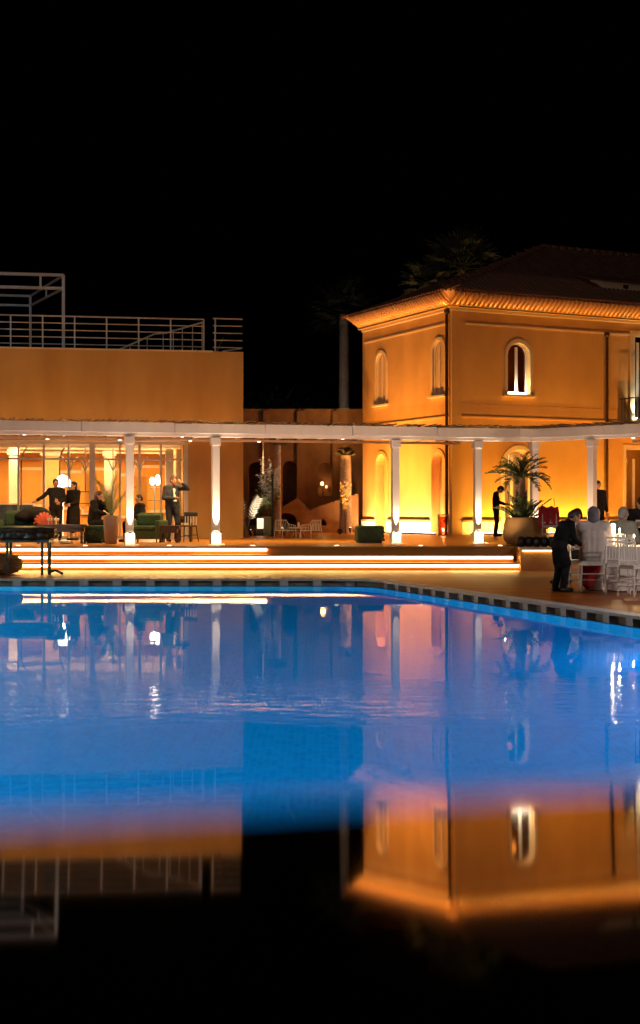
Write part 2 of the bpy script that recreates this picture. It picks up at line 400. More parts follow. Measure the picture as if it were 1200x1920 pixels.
# coping with the overflow gutter under it
cp = thing('pool_coping', 'pale stone coping with overflow gutter and spacer blocks along the pool', 'pool coping', (CX, POOL_FAR, 0))
def off_local(pts): return [(x - CX, y - POOL_FAR) for x, y in pts]
a0 = pool_outline(0)[1:]; a1 = pool_outline(.30)[1:]
ring = a0 + a1[::-1]
MB().plate(off_local(ring), [], .115, DECK + .006, 'xy').build('coping_slab', M['coping'], cp)
b0 = pool_outline(.16)[1:]; b1 = pool_outline(.25)[1:]
MB().plate(off_local(b0 + b1[::-1]), [], -.05, .112, 'xy').build('gutter_back', M['gutter'], cp)
blk = MB().box(-.085, .012, -.06, .085, .15, .113).mesh('gutter_block', M['coping'])
X = CX - .35; i = 0
while X > -9.5:
    same_mesh('gutter_block', blk, cp, (X - CX, 0, 0)); X -= .672
ang = math.atan2(-1, SL)          # direction of the right side
d = Vector((SL, -1)).normalized(); s = 1.0
while s < 17.5:
    same_mesh('gutter_block', blk, cp, (d.x * s, d.y * s, 0), (0, 0, math.atan2(d.y, d.x))); s += .62

# underwater lamps in the basin walls
POOLP = 760.0
def pool_lamp(x, y, z, nx, ny, label, p=1.0, col=(.55, .92, 1.0)):
    t = thing('pool_lamp', label, 'pool lamp', (x, y, z), math.atan2(ny, nx) - math.pi/2, 'underwater lamps')
    b = MB(); b.tube([(0, -.01, 0), (0, .035, 0)], [.13, .11], 16); b.build('lamp_housing', M['rail'], t)
    b = MB(); b.tube([(0, .036, 0), (0, .045, 0)], [.09, .085], 16); b.build('lamp_lens', M['poollamp'], t)
    lamp('POINT', t, (0, .30, 0), POOLP * p, col, size=.12)
for i, Y in enumerate((15.5, 11.5, 7.5)):
    pool_lamp(right_edge(Y), Y, -.55, -1, -SL, 'underwater lamp in the right basin wall, ' + ('first','second','third','fourth','fifth','sixth')[i] + ' from the far corner', (.07, .34, .40)[i])
for i, Y in enumerate((25, 20.5, 16, 11.5, 7, 3.5)):
    pool_lamp(POOL_L, Y, -.55, 1, 0, 'underwater lamp in the left basin wall, ' + ('first','second','third','fourth','fifth','sixth')[i] + ' from the far end', (2.6, 4.2, 5.6, 6.8, 7.2, 6.6)[i], (.4, 1.0, .84))
for i, X in enumerate((-9, -4.5, 0, 4.5)):
    pool_lamp(X, near_y(X), -.55, -NSL, 1, 'underwater lamp in the near basin wall, ' + ('first','second','third','fourth')[i] + ' from the left', (2.2, 1.8, .9, .6)[i])

# made-up near wall with a sloping mirror cap, added to reflect the house
H0 = .066; TL = .062
nw = thing('added_mirror_wall', 'added mirror-capped pool wall giving the second villa reflection, close to the camera', 'wall', (0, .1, DECK))
def capz(y): return CAM_H - H0 - TL * y
b = MB(); y0, y1 = -.32, .445
crv = []
n_ = 40
for i in range(n_ + 1):
    x = -7 + 16 * i / n_
    crv.append((x, y1 + NSL * x))
vs_ = []; fs_ = []
for (x, yy) in crv:
    yb = y0 + NSL * x; vs_ += [(x, yb - .1, capz(yb) - DECK), (x, yy - .1, capz(yy) - DECK), (x, yy - .1, capz(yy) - DECK - .035), (x, yb - .1, capz(yb) - DECK - .035)]
for i in range(n_):
    for k in range(4): fs_.append((4*i+k, 4*i+(k+1) % 4, 4*i+4+(k+1) % 4, 4*i+4+k))
fs_ += [(0,1,2,3), (4*n_+3, 4*n_+2, 4*n_+1, 4*n_)]
b.add(vs_, fs_); b.build('mirror_cap', M['hull'], nw)
b = MB(lambda p: Vector((p.x, p.y + NSL * p.x, p.z))); b.add([(-7,-.36,-.1),(9,-.36,-.1),(9,.20,-.1),(-7,.20,-.1),(-7,-.36,capz(-2.3)-DECK-.05-.0),(9,-.36,capz(3.9)-DECK-.05),(9,.20,capz(3.9)-DECK-.05),(-7,.20,capz(-2.3)-DECK-.05-.0)], [(0,3,2,1),(4,5,6,7),(0,1,5,4),(1,2,6,5),(2,3,7,6),(3,0,4,7)]); b.build('wall_body', M['gutter'], nw)

# terrace
XE = 4.62                          # right end of the steps
tr = MB(); tr.plate([(-20, 33.0), (XE, 33.0), (XE, 32.2), (18, 32.2), (18, 75), (-20, 75)], [], .11, TERR, 'xy')
tr.build('terrace', M['terrace'], kind='structure')
# ochre retaining wall right of the steps
rw = thing('retaining_wall', 'low ochre wall under the terrace right of the lit steps', 'wall', (XE, 32.2, DECK))
MB().box(0, -.12, 0, 12.5, -.003, TERR - DECK - .06).build('wall_panel', M['plaster'], rw)
MB().box(-.03, -.17, TERR - DECK - .058, 12.5, .04, TERR - DECK + .012).build('wall_cap', M['trim'], rw)
MB().box(.05, -.150, TERR - DECK - .085, 7.5, -.125, TERR - DECK - .060).build('led_strip', M['led_added'], rw)  # strip added under the cap to brighten the wall face
for xx in (2.1, 4.4, 6.6):
    MB().box(xx, -.128, .0, xx + .02, -.11, TERR - DECK - .07).build('panel_joint', M['stone_d'], rw)

# three steps with led strips
st = thing('terrace_steps', 'wide timber steps with glowing led strips up to the terrace', 'steps', (0, 32.2, DECK))
rise = (TERR - DECK) / 3
for k in range(3):
    y = .4 * k; x1 = XE - .004 - (.08 if k else 0)
    top = rise * (k + 1)
    if k < 2: MB().box(-19, y + .03, rise*k + .001, x1 + .08*(k == 0), y + .43, top - .045).build('step_riser', M['terrace'], st)
    else: MB().box(-19, y - .012, rise*k + .001, x1, y - .002, top - .045).build('step_riser', M['terrace'], st)
    if k < 2: MB().box(-19, y, top - .044, x1 + .08*(k == 0), y + .44, top).build('step_tread', M['terrace'], st, bevel=.006)
    else: MB().box(-19, y - .06, top - .044, x1, y - .004, top + .004).build('step_nosing', M['terrace'], st, bevel=.006)
    xr = XE + .10 - .12 * k if k < 2 else GX(500, 33)
    xa = -11.0; xe = min(xr, x1 - .02); j = 0
    while xa < xe - .05:
        xb = min(xa + 2.0, xe)
        MB().box(xa + .012, y + (.012 if k < 2 else -.032), top - .098, xb, y + (.028 if k < 2 else -.014), top - .048).build('led_strip', M[('led', 'led_b', 'led', 'led_a', 'led')[(j * 3 + k * 2) % 5]], st)
        xa = xb; j += 1

# ================================================================== PERGOLA
PSL = .26
PANG = math.atan(PSL)
def pfront(X): return 34.5 + PSL * (X + 4.72)
pg = thing('pergola', 'white timber pergola with reed roof running along the terrace', 'pergola', (-4.72, 34.5, TERR))
def pl(X, Y, Z=0): return Vector((X + 4.72, Y - 34.5, Z))
TOPZ = 3.68 - TERR
uD = Vector((math.cos(PANG), math.sin(PANG), 0)); nD = Vector((-math.sin(PANG), math.cos(PANG), 0))
CORN = Vector((5.62, pfront(5.62), 0))
uR = Vector((2.62, -2.4, 0)).normalized(); nR = Vector((-uR.y, uR.x, 0))
def pw_(p, z): return pl(p.x, p.y, z)
LEFT = Vector((-17, pfront(-17), 0)); REND = CORN + uR * 7.5
DEP = 5.4
# beams
def beam(p0, p1, z0, z1, wdt, name, m=None):
    b = MB(); b.bar(pw_(p0, (z0+z1)/2), pw_(p1, (z0+z1)/2), wdt, z1 - z0); return b.build(name, m or M['white'], pg, bevel=.01)
beam(LEFT, CORN + uD*.08, TOPZ - .30, TOPZ - .055, .14, 'front_beam')
beam(CORN, REND, TOPZ - .303, TOPZ - .056, .14, 'front_beam')
def fascia(p0, u, nn, L_, dz):
    s_ = 0.0; j = 0
    while s_ < L_:
        e_ = min(s_ + 2.3, L_)
        beam(p0 + u * (s_ + .004) - nn * (.10 + .004 * (j % 2)), p0 + u * (e_ - .004) - nn * (.10 + .004 * ((j + 1) % 2)), TOPZ - .215 - .006 * (j % 2) + dz, TOPZ + .03 + .008 * (j % 3) + dz, .045, 'fascia_board'); s_ = e_; j += 1
fascia(LEFT, uD, nD, (CORN - LEFT).length, 0); fascia(CORN, uR, nR, 7.5, -.002)
beam(LEFT + nD*2.6, CORN + nD*2.6 - uD*.3, TOPZ - .13, TOPZ - .056, .12, 'inner_beam')
beam(LEFT + nD*DEP, CORN + nD*DEP, TOPZ - .13, TOPZ - .056, .12, 'back_beam')
beam(CORN + nR*2.6 + uR*.3, REND + nR*2.6, TOPZ - .132, TOPZ - .058, .12, 'inner_beam')
beam(CORN + nR*DEP, REND + nR*DEP, TOPZ - .132, TOPZ - .058, .12, 'back_beam')
# rafters
L1 = (CORN - LEFT).length
s = .3
while s < L1 - .1:
    p = LEFT + uD * s
    if p.x > -9.5: beam(p, p + nD*DEP, TOPZ - .052, TOPZ + .03, .06, 'rafter')
    s += .62
s = .5
while s < 7.4:
    p = CORN + uR * s; beam(p, p + nR*DEP, TOPZ - .052, TOPZ + .03, .06, 'rafter'); s += .62
# reed roof: thousands of thin canes, their ends ragged along the edge
rd = MB()
def cane(p0, p1, r):
    d_ = (p1 - p0).normalized(); a = d_.cross(Vector((0,0,1))).normalized() * r
    u = Vector((0,0,r*1.2)); rd.add([p0 - a, p0 + u, p0 + a, p1 - a, p1 + u, p1 + a], [(0,1,4,3), (1,2,5,4), (2,0,3,5), (0,2,1), (3,4,5)])
s = 0.0
while s < L1 + .2:
    p = LEFT + uD * s
    if p.x > -10:
        j = random.uniform(-.11, .03); z = TOPZ + .036 + random.uniform(0, .02)
        q0 = p + nD * (-.16 + j); q1 = p + nD * (DEP + .1) + uD * random.uniform(-.03, .03)
        cane(pw_(q0, z + random.uniform(-.02, .055)), pw_(q1, z), random.uniform(.014, .024))
    s += .034
s = -.05
while s < 7.4:
    p = CORN + uR * s; j = random.uniform(-.11, .03); z = TOPZ + .038 + random.uniform(0, .02)
    cane(pw_(p + nR * (-.16 + j), z + random.uniform(-.02, .055)), pw_(p + nR * (DEP + .1), z), random.uniform(.014, .024)); s += .034
rd.build('reed_roof', M['reed'], pg, kind='stuff')
# posts with a base block and an uplight on it
def pergola_post(X, Y, ang, power=75, wdt=.185):
    base = pl(X, Y, 0); rot = Matrix.Rotation(ang, 4, 'Z')
    fn = lambda p: rot @ p + base
    b = MB(fn); b.box(-wdt/2, -wdt/2, .30, wdt/2, wdt/2, TOPZ - .305); po_ = b.build('post', M['white'], pg, bevel=.008)
    b = MB(fn); b.box(-.125, -.125, 0, .125, .125, .30); b.build('post_base', M['white'], po_, bevel=.01)
    b = MB(fn); b.box(-.12, -.12, TOPZ - .50, .12, .12, TOPZ - .306); b.build('capital', M['white'], po_, bevel=.008)
    b = MB(fn); b.box(-.20, -.22, .004, .20, -.13, .02); b.build('floor_plate', M['rail'], po_)
    for (ox, oy) in ((0, -.12), (.13, 0)):
        b = MB(fn); b.box(ox - .035, oy - .02, .302, ox + .035, oy + .02, .335); b.build('uplight', M['iron'], po_)
        o_ = rot @ Vector((ox * 1.25, oy * 1.25, .36)) + base
        lamp('SPOT', pg, o_, power * (1 if oy else .35), (1.0,.74,.46), aim=(rot @ Vector((-ox*.35, -oy*.35, 1.0))), size=.02, spot=36, blend=.8)
    o_ = rot @ Vector((0, -.30, .55)) + base
    lamp('SPOT', pg, o_, power * .30, (1.0,.74,.46), aim=(0, .15, -1), size=.03, spot=80, blend=1)
for px in (-60, 243, 404, 741, 895):
    # intersect the view ray with the pergola line
    k = (px - 600) / FPX; Y = (34.5 + PSL * 4.72) / (1 - PSL * k); pergola_post(k * Y, Y, PANG, 190 if px in (404, 895) else 80)
pergola_post(CORN.x + .12, CORN.y + .1, PANG, 60)
p = CORN + uR * 2.05
k = (1110 - 600) / FPX
# point on the right arm under photograph column 1110
sR = (k * CORN.y - CORN.x) / (uR.x - k * uR.y); p = CORN + uR * sR; pergola_post(p.x, p.y, math.atan2(uR.y, uR.x), 26)
p = CORN + uR * 5.4; pergola_post(p.x, p.y, math.atan2(uR.y, uR.x), 26)
# uplights added in the terrace edge to brighten the pergola front
def added_deck_uplight(X, Y, aim, power, label):
    t = thing('added_deck_uplight', label, 'uplight', (X, Y, TERR + .004), 0, 'added uplights in the terrace floor')
    MB().lathe([(.07, 0), (.07, .012), (.05, .016)], 16).build('uplight_rim', M['rail'], t); MB().lathe([(.048, .0165), (.048, .019)], 16).build('uplight_lens', M['led_w'], t)
    lamp('SPOT', t, (0, 0, .06), power, (1.0,.60,.36), aim=aim, size=.04, spot=120, blend=1)
for i, X in enumerate((-7.2, -5.6, -3.6, -1.6, .4, 2.4, 4.3)):
    added_deck_uplight(X, 33.22, (-nD.x*-.6, .6, 1.0), 62, 'added round uplight in the terrace edge, ' + ('first','second','third','fourth','fifth','sixth','seventh')[i] + ' from the left')
for i, s in enumerate((1.2, 3.2, 5.4)):
    p = CORN + uR * s - nR * 1.2; added_deck_uplight(p.x, p.y, (nR.x*.6, nR.y*.6, 1.0), 50, 'added round uplight before the short pergola wing, ' + ('by the corner','in the middle','at the right')[i])
# warm lights hung under the pergola roof
def ceiling_lamp(p, power, label):
    t = thing('pergola_lamp', label, 'lamp', (p.x, p.y, TERR + TOPZ - .16), 0, 'downlights under the pergola')
    b = MB(); b.lathe([(.05, .0), (.06, .02), (.06, .06), (.03, .08), (.01, .10)], 12); b.build('lamp_body', M['white_metal'], t)
    b = MB(); b.lathe([(.0, -.006), (.045, -.004), (.045, -.002)], 12); b.build('lamp_lens', M['bulb'], t)
    lamp('SPOT', t, (0, 0, -.03), power, WARM, aim=(0,0,-1), size=.05, spot=165, blend=1)
for i, s in enumerate((2.8, 5.6, 8.2)):
    p = CORN - uD * (s * 1.6) + nD * 2.6; ceiling_lamp(p, 170, 'small white downlight under the long pergola roof, ' + ('nearest the corner','in the middle','farthest left')[i])
for i, s in enumerate((6.4, 8.4, 10.4, 12.4)):  # inner row of lamps added to brighten the window mullions
    p = CORN - uD * s + nD * 4.7; ceiling_lamp(p, 70, 'added small white downlight along the glazed restaurant front, ' + ('first','second','third','fourth')[i] + ' from the courtyard')
for i, s in enumerate((1.6, 4.4)):
    p = CORN + uR * s + nR * 2.6; ceiling_lamp(p, 200, 'small white downlight under the short pergola wing, ' + ('by the corner','farther right')[i])

# ================================================================== LEFT BUILDING (restaurant with roof terrace)
LB_ANG = R(9.5); LBD = 43.6; LBX = GX(456, LBD)
lb = thing('restaurant_building', 'flat-roofed ochre restaurant with glazed front and roof terrace', 'building', (LBX, LBD, TERR), LB_ANG)
ca, sa = math.cos(LB_ANG), math.sin(LB_ANG)
def lbx(px, dy=0.0):
    """local x on the plane dy behind the front that shows at photograph column px"""
    k = (px - 600) / FPX
    # world = (LBX + ca*x - sa*dy, LBD + sa*x + ca*dy)
    return (k * (LBD + ca*dy) - LBX + sa*dy) / (ca - k * sa)
def lbw(x, y, z=0): return Vector((LBX + ca*x - sa*y, LBD + sa*x + ca*y, TERR + z))
WT = 5.80; GT = 3.02; XL = -14.0
xg = lbx(353)
MB().box(XL, 0, GT, -.95, .3, WT).build('upper_wall', M['plaster_l'], lb)
MB().box(-.948, -.03, GT - .4, 0, .3, WT + .03).build('corner_wall', M['plaster_l'], lb)
MB().box(xg, -.004, 0, -.952, .3, GT).build('lower_wall', M['plaster_l'], lb)
MB().box(-.95, -.012, 0, 0, .3, GT - .4).build('corner_pier', M['plaster_l'], lb)
MB().box(-.3, .301, 0, 0, 9, WT - .02).build('side_wall', M['plaster_l'], lb)
MB().box(XL, .301, WT - .45, -.301, 9, WT - .25).build('roof_slab', M['inner_c'], lb)
MB().box(xg - .15, .302, 0, -.302, 8.9, .001 + GT).build('inner_side_wall', M['inner'], lb)
MB().box(XL, 7.0, 0, xg - .151, 7.2, GT + .3).build('back_wall', M['inner'], lb)
MB().box(XL - .2, .3, 0, XL, 7.2, GT + .3).build('end_wall', M['inner'], lb)
MB().box(XL, .302, GT + .05, xg - .152, 6.99, GT + .2).build('ceiling', M['inner_c'], lb)
for yy in (1.4, 2.8, 4.2, 5.6):
    MB().box(XL, yy, GT - .16, xg - .153, yy + .16, GT + .048).build('ceiling_beam', M['inner_c'], lb)
MB().box(XL, -.07, WT + .001, -.951, .34, WT + .05).build('parapet_cap', M['trim'], lb)
# glazed front: mullions, transom, panes
mul = [lbx(q) for q in (350, 302, 262, 225, 173, 128, 82, 34, -14, -62, -110, -158)]
wd = [.14, .06, .07, .06, .17, .05, .07, .06, .17, .06, .07, .06]
for i, x in enumerate(mul):
    MB().box(x - wd[i]/2, .06, 0, x + wd[i]/2, .20, GT - .02).build('mullion', M['white'], lb)
for i in range(len(mul) - 1):
    x0 = mul[i+1] + wd[i+1]/2 + .001; x1 = mul[i] - wd[i]/2 - .001
    MB().box(x0, .10, 2.42, x1, .17, 2.48).build('transom', M['white'], lb)
    MB().box(x0, .10, 0, x1, .17, .08).build('sill_rail', M['white'], lb)
    MB().box(x0, .10, GT - .1, x1, .17, GT - .021).build('head_rail', M['white'], lb)
    MB().box(x0, .13, .081, x1, .138, 2.419).build('pane', M['glass'], lb)
    MB().box(x0, .13, 2.481, x1, .138, GT - .101).build('pane', M['glass'], lb)
# furnishing of the room
for q, dy, wdt in ((205, 3.0, .34), (95, 3.2, .55), (330, 2.2, .26), (25, 2.6, .3)):
    x = lbx(q, dy); c = MB(); c.box(x - wdt/2, dy, 0, x + wdt/2, dy + wdt, GT + .048)
    o = c.build('column', M['trim'] if q != 95 else M['plaster_l'], lb, bevel=.02)
    MB().box(x - wdt/2 - .05, dy - .05, GT - .35, x + wdt/2 + .05, dy + wdt + .05, GT - .17).build('capital', M['trim'], o)
for q, z0, z1 in ((150, .9, 2.3), (190, .7, 2.4), (285, .8, 2.5), (245, .6, 2.2), (60, 1.0, 2.4)):
    x = lbx(q, 6.9); MB().box(x - .7, 6.9, z0, x + .7, 6.995, z1).build('wall_panel', M['curtain'], lb)
    MB().box(x - .6, 6.88, z0 + .1, x + .6, 6.899, z1 - .1).build('panel_field', M['inner'], lb)
for q in (318, 338):
    x = lbx(q, 1.0)
    c = MB(); n = 14
    for i in range(n):
        xx = x - .13 + .26 * i / n; c.box(xx, 1.0 + .04 * (i % 2), .02, xx + .26/n, 1.06 + .04 * (i % 2), GT - .2)
    c.build('curtain', M['curtain'], lb)
# dark bracketed lamps hanging from the ceiling
for q in (131, 160, 212, 262):
    x = lbx(q, 2.4); b = MB(); b.tube([(x, 2.4, GT + .04), (x, 2.4, 1.5)], .022, 6)
    b.tube([(x, 2.4, 2.15), (x - .12, 2.4, 2.45), (x - .26, 2.4, 2.62)], .025, 6); b.tube([(x, 2.4, 2.15), (x + .12, 2.4, 2.45), (x + .26, 2.4, 2.62)], .025, 6)
    b.build('iron_bracket', M['iron'], lb)
# curved iron arches of the veranda frame inside
for q0, q1 in ((112, 130), (40, 62)):
    xa, xb = lbx(q0, 1.6), lbx(q1, 1.6); pts = [(xa, 1.6, 0)] + [(xa + (xb - xa) * (1 - math.cos(t)), 1.6, 2.35 + .6 * math.sin(t)) for t in [i * math.pi / 16 for i in range(9)]]
    MB().tube(pts, .025, 6).build('iron_arch', M['iron'], lb)
# bar counter and shelves
x = lbx(36, 2.0)
MB().box(x - 1.2, 2.0, 0, x + .42, 2.6, 1.05).build('counter', M['teal'], lb)
MB().box(x - 1.25, 1.95, 1.051, x + .47, 2.65, 1.10).build('counter_top', M['trim'], lb)
for q in (152, 165):
    x = lbx(q, 5.0); b = MB()
    for z in (.3, .7, 1.1, 1.5): b.box(x - .3, 5.0, z, x + .3, 5.25, z + .03)
    b.box(x - .32, 5.0, 0, x - .29, 5.25, 1.7); b.box(x + .29, 5.0, 0, x + .32, 5.25, 1.7)
    b.build('shelf_rack', M['wood_d'], lb)
# room lighting: recessed ceiling lights
for q in (-60, 40, 130, 215, 295):
    for dy in (2.1, 4.9):
        x = lbx(q, dy); o = MB().box(x - .22, dy - .12, GT + .03, x + .22, dy + .12, GT + .049).build('ceiling_light', M['bulb'], lb)
        lamp('AREA', lb, (x, dy, GT - .02), 21, (1.0,.60,.22), aim=(0, 0, -1), shape=(.5, .3))
# roof terrace railing
rl = thing('roof_railing', 'long horizontal-bar railing along the flat restaurant roof', 'railing', lbw(XL, .14, WT + .052), LB_ANG, 'roof terrace railings')
def rails(t, xs, zt, x0, x1, y=0):
    for x in xs: MB().box(x - .022, y - .022, 0, x + .022, y + .022, zt).build('railing_post', M['rail'], t)
    for i in range(5):
        z = zt - .008 - i * zt * .215; MB().tube([(x0, y, z), (x1, y, z)], .017 if i else .024, 8).build('railing_bar', M['rail'], t)
xs = [lbx(q, .14) - XL for q in (382, 320, 260, 200, 140, 80, 20, -40, -100)]
rails(rl, xs, 1.0, .05, xs[0])
r2 = thing('roof_railing', 'short horizontal-bar railing on the corner of the restaurant roof', 'railing', lbw(-.94, .10, WT + .032), LB_ANG, 'roof terrace railings')
rails(r2, [.07], 1.05, .0, .93)
MB().tube([(.3, 0, .02), (.9, -.02, .12)], .02, 8).build('railing_stay', M['rail'], r2)
# sloping handrail of the stair behind the railing
sh = thing('stair_handrail', 'sloping handrail with balusters climbing behind the roof railing', 'handrail', lbw(lbx(210, .7), .7, WT - .25), LB_ANG)
x1 = lbx(380, .7) - lbx(210, .7); x2 = lbx(290, .7) - lbx(210, .7)
def hz(x): return .26 + (x / x2) * .62 if x < x2 else .88 + (x - x2) / (x1 - x2) * .40
MB().tube([(0, 0, hz(0)), (x2 * .8, 0, hz(x2 * .8)), (x2, 0, hz(x2)), (x2 + .35, 0, hz(x2) + .03), (x1, 0, hz(x1))], .028, 8).build('handrail', M['rail'], sh)
for q in (230, 244, 276, 306, 325, 342, 361, 379):
    x = lbx(q, .7) - lbx(210, .7); MB().tube([(x, 0, 0), (x, 0, hz(x))], .018, 6).build('baluster', M['rail'], sh)
# steel frame of a canopy on the roof
fr = thing('roof_canopy_frame', 'white steel canopy frame standing on the restaurant roof', 'frame', lbw(lbx(119, .6), .6, WT - .25), 0)
org = Vector(fr.location)
def fp(x, y, D): return P(x, y, D) - org
F1, F2 = fp(119, 516, 43.3), fp(119, 541, 43.3); B1, B2 = fp(57, 555, 47.0), fp(57, 573, 47.0)
du = Vector((-ca, -sa, 0)) * 5
def fbar(a, b, w_=.085): MB().bar(a, b, w_).build('frame_bar', M['rail'], fr)
fbar((F1.x, F1.y, 0), F1); fbar(F1, F1 + du); fbar(F2, F2 + du); fbar(F1, B1 , .06); fbar(F2, B2, .06)
fbar(B1, B1 + du, .07); fbar(B2, B2 + du, .07); fbar((B1.x, B1.y, 0), B1, .07)
for k in (.12, .5): fbar(F1 + du * (k + .02), F2 + du * (k + .02), .06)
m_ = (F1 + B1) / 2; n2 = (F2 + B2) / 2; fbar(m_, n2, .05)
# floodlights lying on the pergola roof, washing the ochre wall
def flood(loc, aim, power, color, label, spot=110, group='floodlights washing the walls'):
    a = Vector(aim).normalized()
    t = thing('floodlight', label, 'floodlight', loc, math.atan2(a.y, a.x) - math.pi/2, group)
    b = MB(); b.box(-.11, -.05, .05, .11, .04, .2); b.build('flood_body', M['iron'], t)
    b = MB(); b.box(-.03, -.04, 0, .03, .03, .05); b.build('flood_foot', M['iron'], t)
    b = MB(); b.box(-.09, .041, .07, .09, .046, .18); b.build('flood_lens', M['led_w'], t)
    lamp('SPOT', t, (0, .10, .16), power, color, aim=(0, math.hypot(a.x, a.y), a.z), size=.06, spot=spot, blend=1.0)
    return t
for i, q in enumerate((-40, 60, 165, 320, 430)):
    x = lbx(q, -2.6); p = lbw(x, -2.6); p.z = TERR + TOPZ + .085
    flood(p, (-sa * .8, ca, .55), 13, (1.0, .42, .04), ('leftmost','second','third','fourth','rightmost')[i] + ' of five black floodlights on the reed roof before the restaurant wall')

# ================================================================== HOUSE
H_ANG = math.atan2(.4371, .8994); HC = Vector((GX(848, 50), 50.0, TERR))
hs = thing('villa', 'two-storey ochre villa with arched windows and tiled hip roof', 'house', HC, H_ANG)
ch, sh_ = .8994, .4371
def hw(x, y, z=0): return Vector((HC.x + ch*x - sh_*y, HC.y + sh_*x + ch*y, TERR + z))
HWT = 8.06; HL = 6.92; HFX = 14.0
def arch(c, z0, w_, h, n=10):
    r = w_ / 2; zc = z0 + h - r
    return [(c - r, z0), (c + r, z0)] + [(c + r * math.cos(t), zc + r * math.sin(t)) for t in [math.pi * i / n for i in range(n + 1)]]
def rect(c, z0, w_, h): return [(c - w_/2, z0), (c + w_/2, z0), (c + w_/2, z0 + h), (c - w_/2, z0 + h)]
FR = lambda p: Vector((p.x, p.y, p.z))                 # front facade: u -> x, depth -> y
LF = lambda p: Vector((p.y, p.x, p.z))                 # left facade: u -> y, depth -> x
# walls with real openings
WF, WL1, WL2 = (2.84, 5.15, .98, 1.90), (.93, 5.10, .80, 2.0), (5.34, 5.08, .80, 2.0)
DF, DR, BF = (2.84, .02, 1.25, 3.10), (8.75, .02, 2.0, 3.25), (8.72, 4.36, 1.30, 3.3)
NL1, NL2 = (.97, .02, .86, 3.0), (5.30, .02, .86, 3.1)
MB(FR).plate([(.0, 0), (HFX, 0), (HFX, HWT), (.0, HWT)], [arch(*WF), arch(*DF), rect(*DR), rect(*BF)], 0, .32).build('front_wall', M['plaster'], hs)
MB(LF).plate([(.322, 0), (HL, 0), (HL, HWT), (.322, HWT)], [arch(*WL1), arch(*WL2), arch(*NL1), arch(*NL2)], 0, .32).build('left_wall', M['plaster'], hs)
MB().box(.33, HL - .31, 0, HFX, HL, HWT).build('rear_wall', M['plaster'], hs)
MB().box(.34, .34, 3.9, HFX, HL - .33, 4.1).build('upper_floor', M['inner_c'], hs)
MB().box(.34, 1.8, 4.11, HFX, 1.9, HWT).build('inner_wall', M['inner'], hs)
MB().box(.34, 2.6, .01, HFX, 2.7, 3.89).build('inner_wall', M['inner'], hs)
MB().box(1.5, .34, .01, 1.55, 6.5, HWT - .1).build('inner_wall', M['inner'], hs)
MB().box(.34, .34, HWT - .1, HFX, HL - .33, HWT).build('upper_ceiling', M['inner_c'], hs)
# niches are closed a hand's breadth in
for nn in (NL1, NL2): MB(LF).plate(arch(nn[0], .0, nn[2] + .1, nn[3] + .1), [], .33, .36).build('niche_back', M['plaster'], hs)
# corner pilaster, plinth, mouldings
MB().box(-.05, -.05, .0, .36, -.001, HWT).build('corner_pilaster', M['plaster'], hs)
MB().box(-.051, .0, .0, -.001, .14, HWT).build('corner_pilaster', M['plaster'], hs)
def strip_f(x0, x1, z0, z1, pr, name, m): MB().box(x0, -pr, z0, x1, -.002, z1).build(name, m, hs)
def strip_l(y0, y1, z0, z1, pr, name, m): MB().box(-pr, y0, z0, -.002, y1, z1).build(name, m, hs)
for a_, b_ in ((.37, 2.84 - .80), (2.84 + .80, 7.72), (9.78, HFX)):
    strip_f(a_, b_, .0, .46, .06, 'plinth', M['plinth']); strip_f(a_, b_, .462, .53, .09, 'plinth_cap', M['stone'])
for a_, b_ in ((.15, .97 - .50), (.97 + .50, 5.30 - .5), (5.3 + .5, HL)):
    strip_l(a_, b_, .0, .46, .06, 'plinth', M['plinth']); strip_l(a_, b_, .462, .53, .09, 'plinth_cap', M['stone'])
strip_f(.37, HFX, 4.24, 4.30, .05, 'string_course', M['plaster']); strip_l(.15, HL, 4.24, 4.30, .05, 'string_course', M['plaster'])
strip_f(.37, 7.9, 4.72, 4.735, .012, 'string_course', M['plaster'])
strip_f(.55, HFX, 7.60, 7.66, .045, 'wall_moulding', M['trim']); strip_l(.15, HL - .15, 7.60, 7.66, .045, 'wall_moulding', M['trim'])
strip_l(HL - .24, HL - .2, 4.3, 7.6, .012, 'wall_moulding', M['plaster']); strip_l(.16, .19, 4.3, 7.6, .012, 'wall_moulding', M['plaster'])
# cornice in three steps, mitred round the corner
for z0, z1, pr in ((HWT + .002, HWT + .10, .08), (HWT + .102, HWT + .22, .18)):
    o = [(-pr, -pr), (HFX, -pr), (HFX, .3), (.3, .3), (.3, HL), (-pr, HL + pr - .1)]
    MB().plate(o, [], z0, z1, 'xy').build('cornice', M['trim'] if pr < .1 else M['plaster'], hs, bevel=.02)
# coved eave: ribs of tile stepping out from the cornice to the roof edge
c0_, c1_ = (.20, HWT + .215), (.64, HWT + .60)
cv = MB(); a_, b_ = .12, .56
cv.add([(-a_, -a_, c0_[1] + .02), (HFX, -a_, c0_[1] + .02), (HFX, -b_, c1_[1] + .05), (-b_, -b_, c1_[1] + .05), (-a_, HL + a_, c0_[1] + .02), (-b_, HL + b_, c1_[1] + .05)], [(0,1,2,3), (0,3,5,4)])
cove = cv.build('eave_cove', M['eave'], hs)
me_f = MB().tube([(0, -c0_[0], c0_[1]), (0, -(c0_[0] + c1_[0]) / 2 - .03, (c0_[1] + c1_[1]) / 2 - .03), (0, -c1_[0], c1_[1])], [.05, .06, .07], 7).mesh('eave_tile', M['eave'], True)
for c_ in range(int((HFX + .2) / .2)):
    x = -.15 + .2 * c_
    if x < 10.5: same_mesh('eave_tile', me_f, cove, (x, 0, 0))
for c_ in range(int((HL + .4) / .2)): same_mesh('eave_tile', me_f, cove, (0, -.15 + .2 * c_, 0), (0, 0, -math.pi/2))
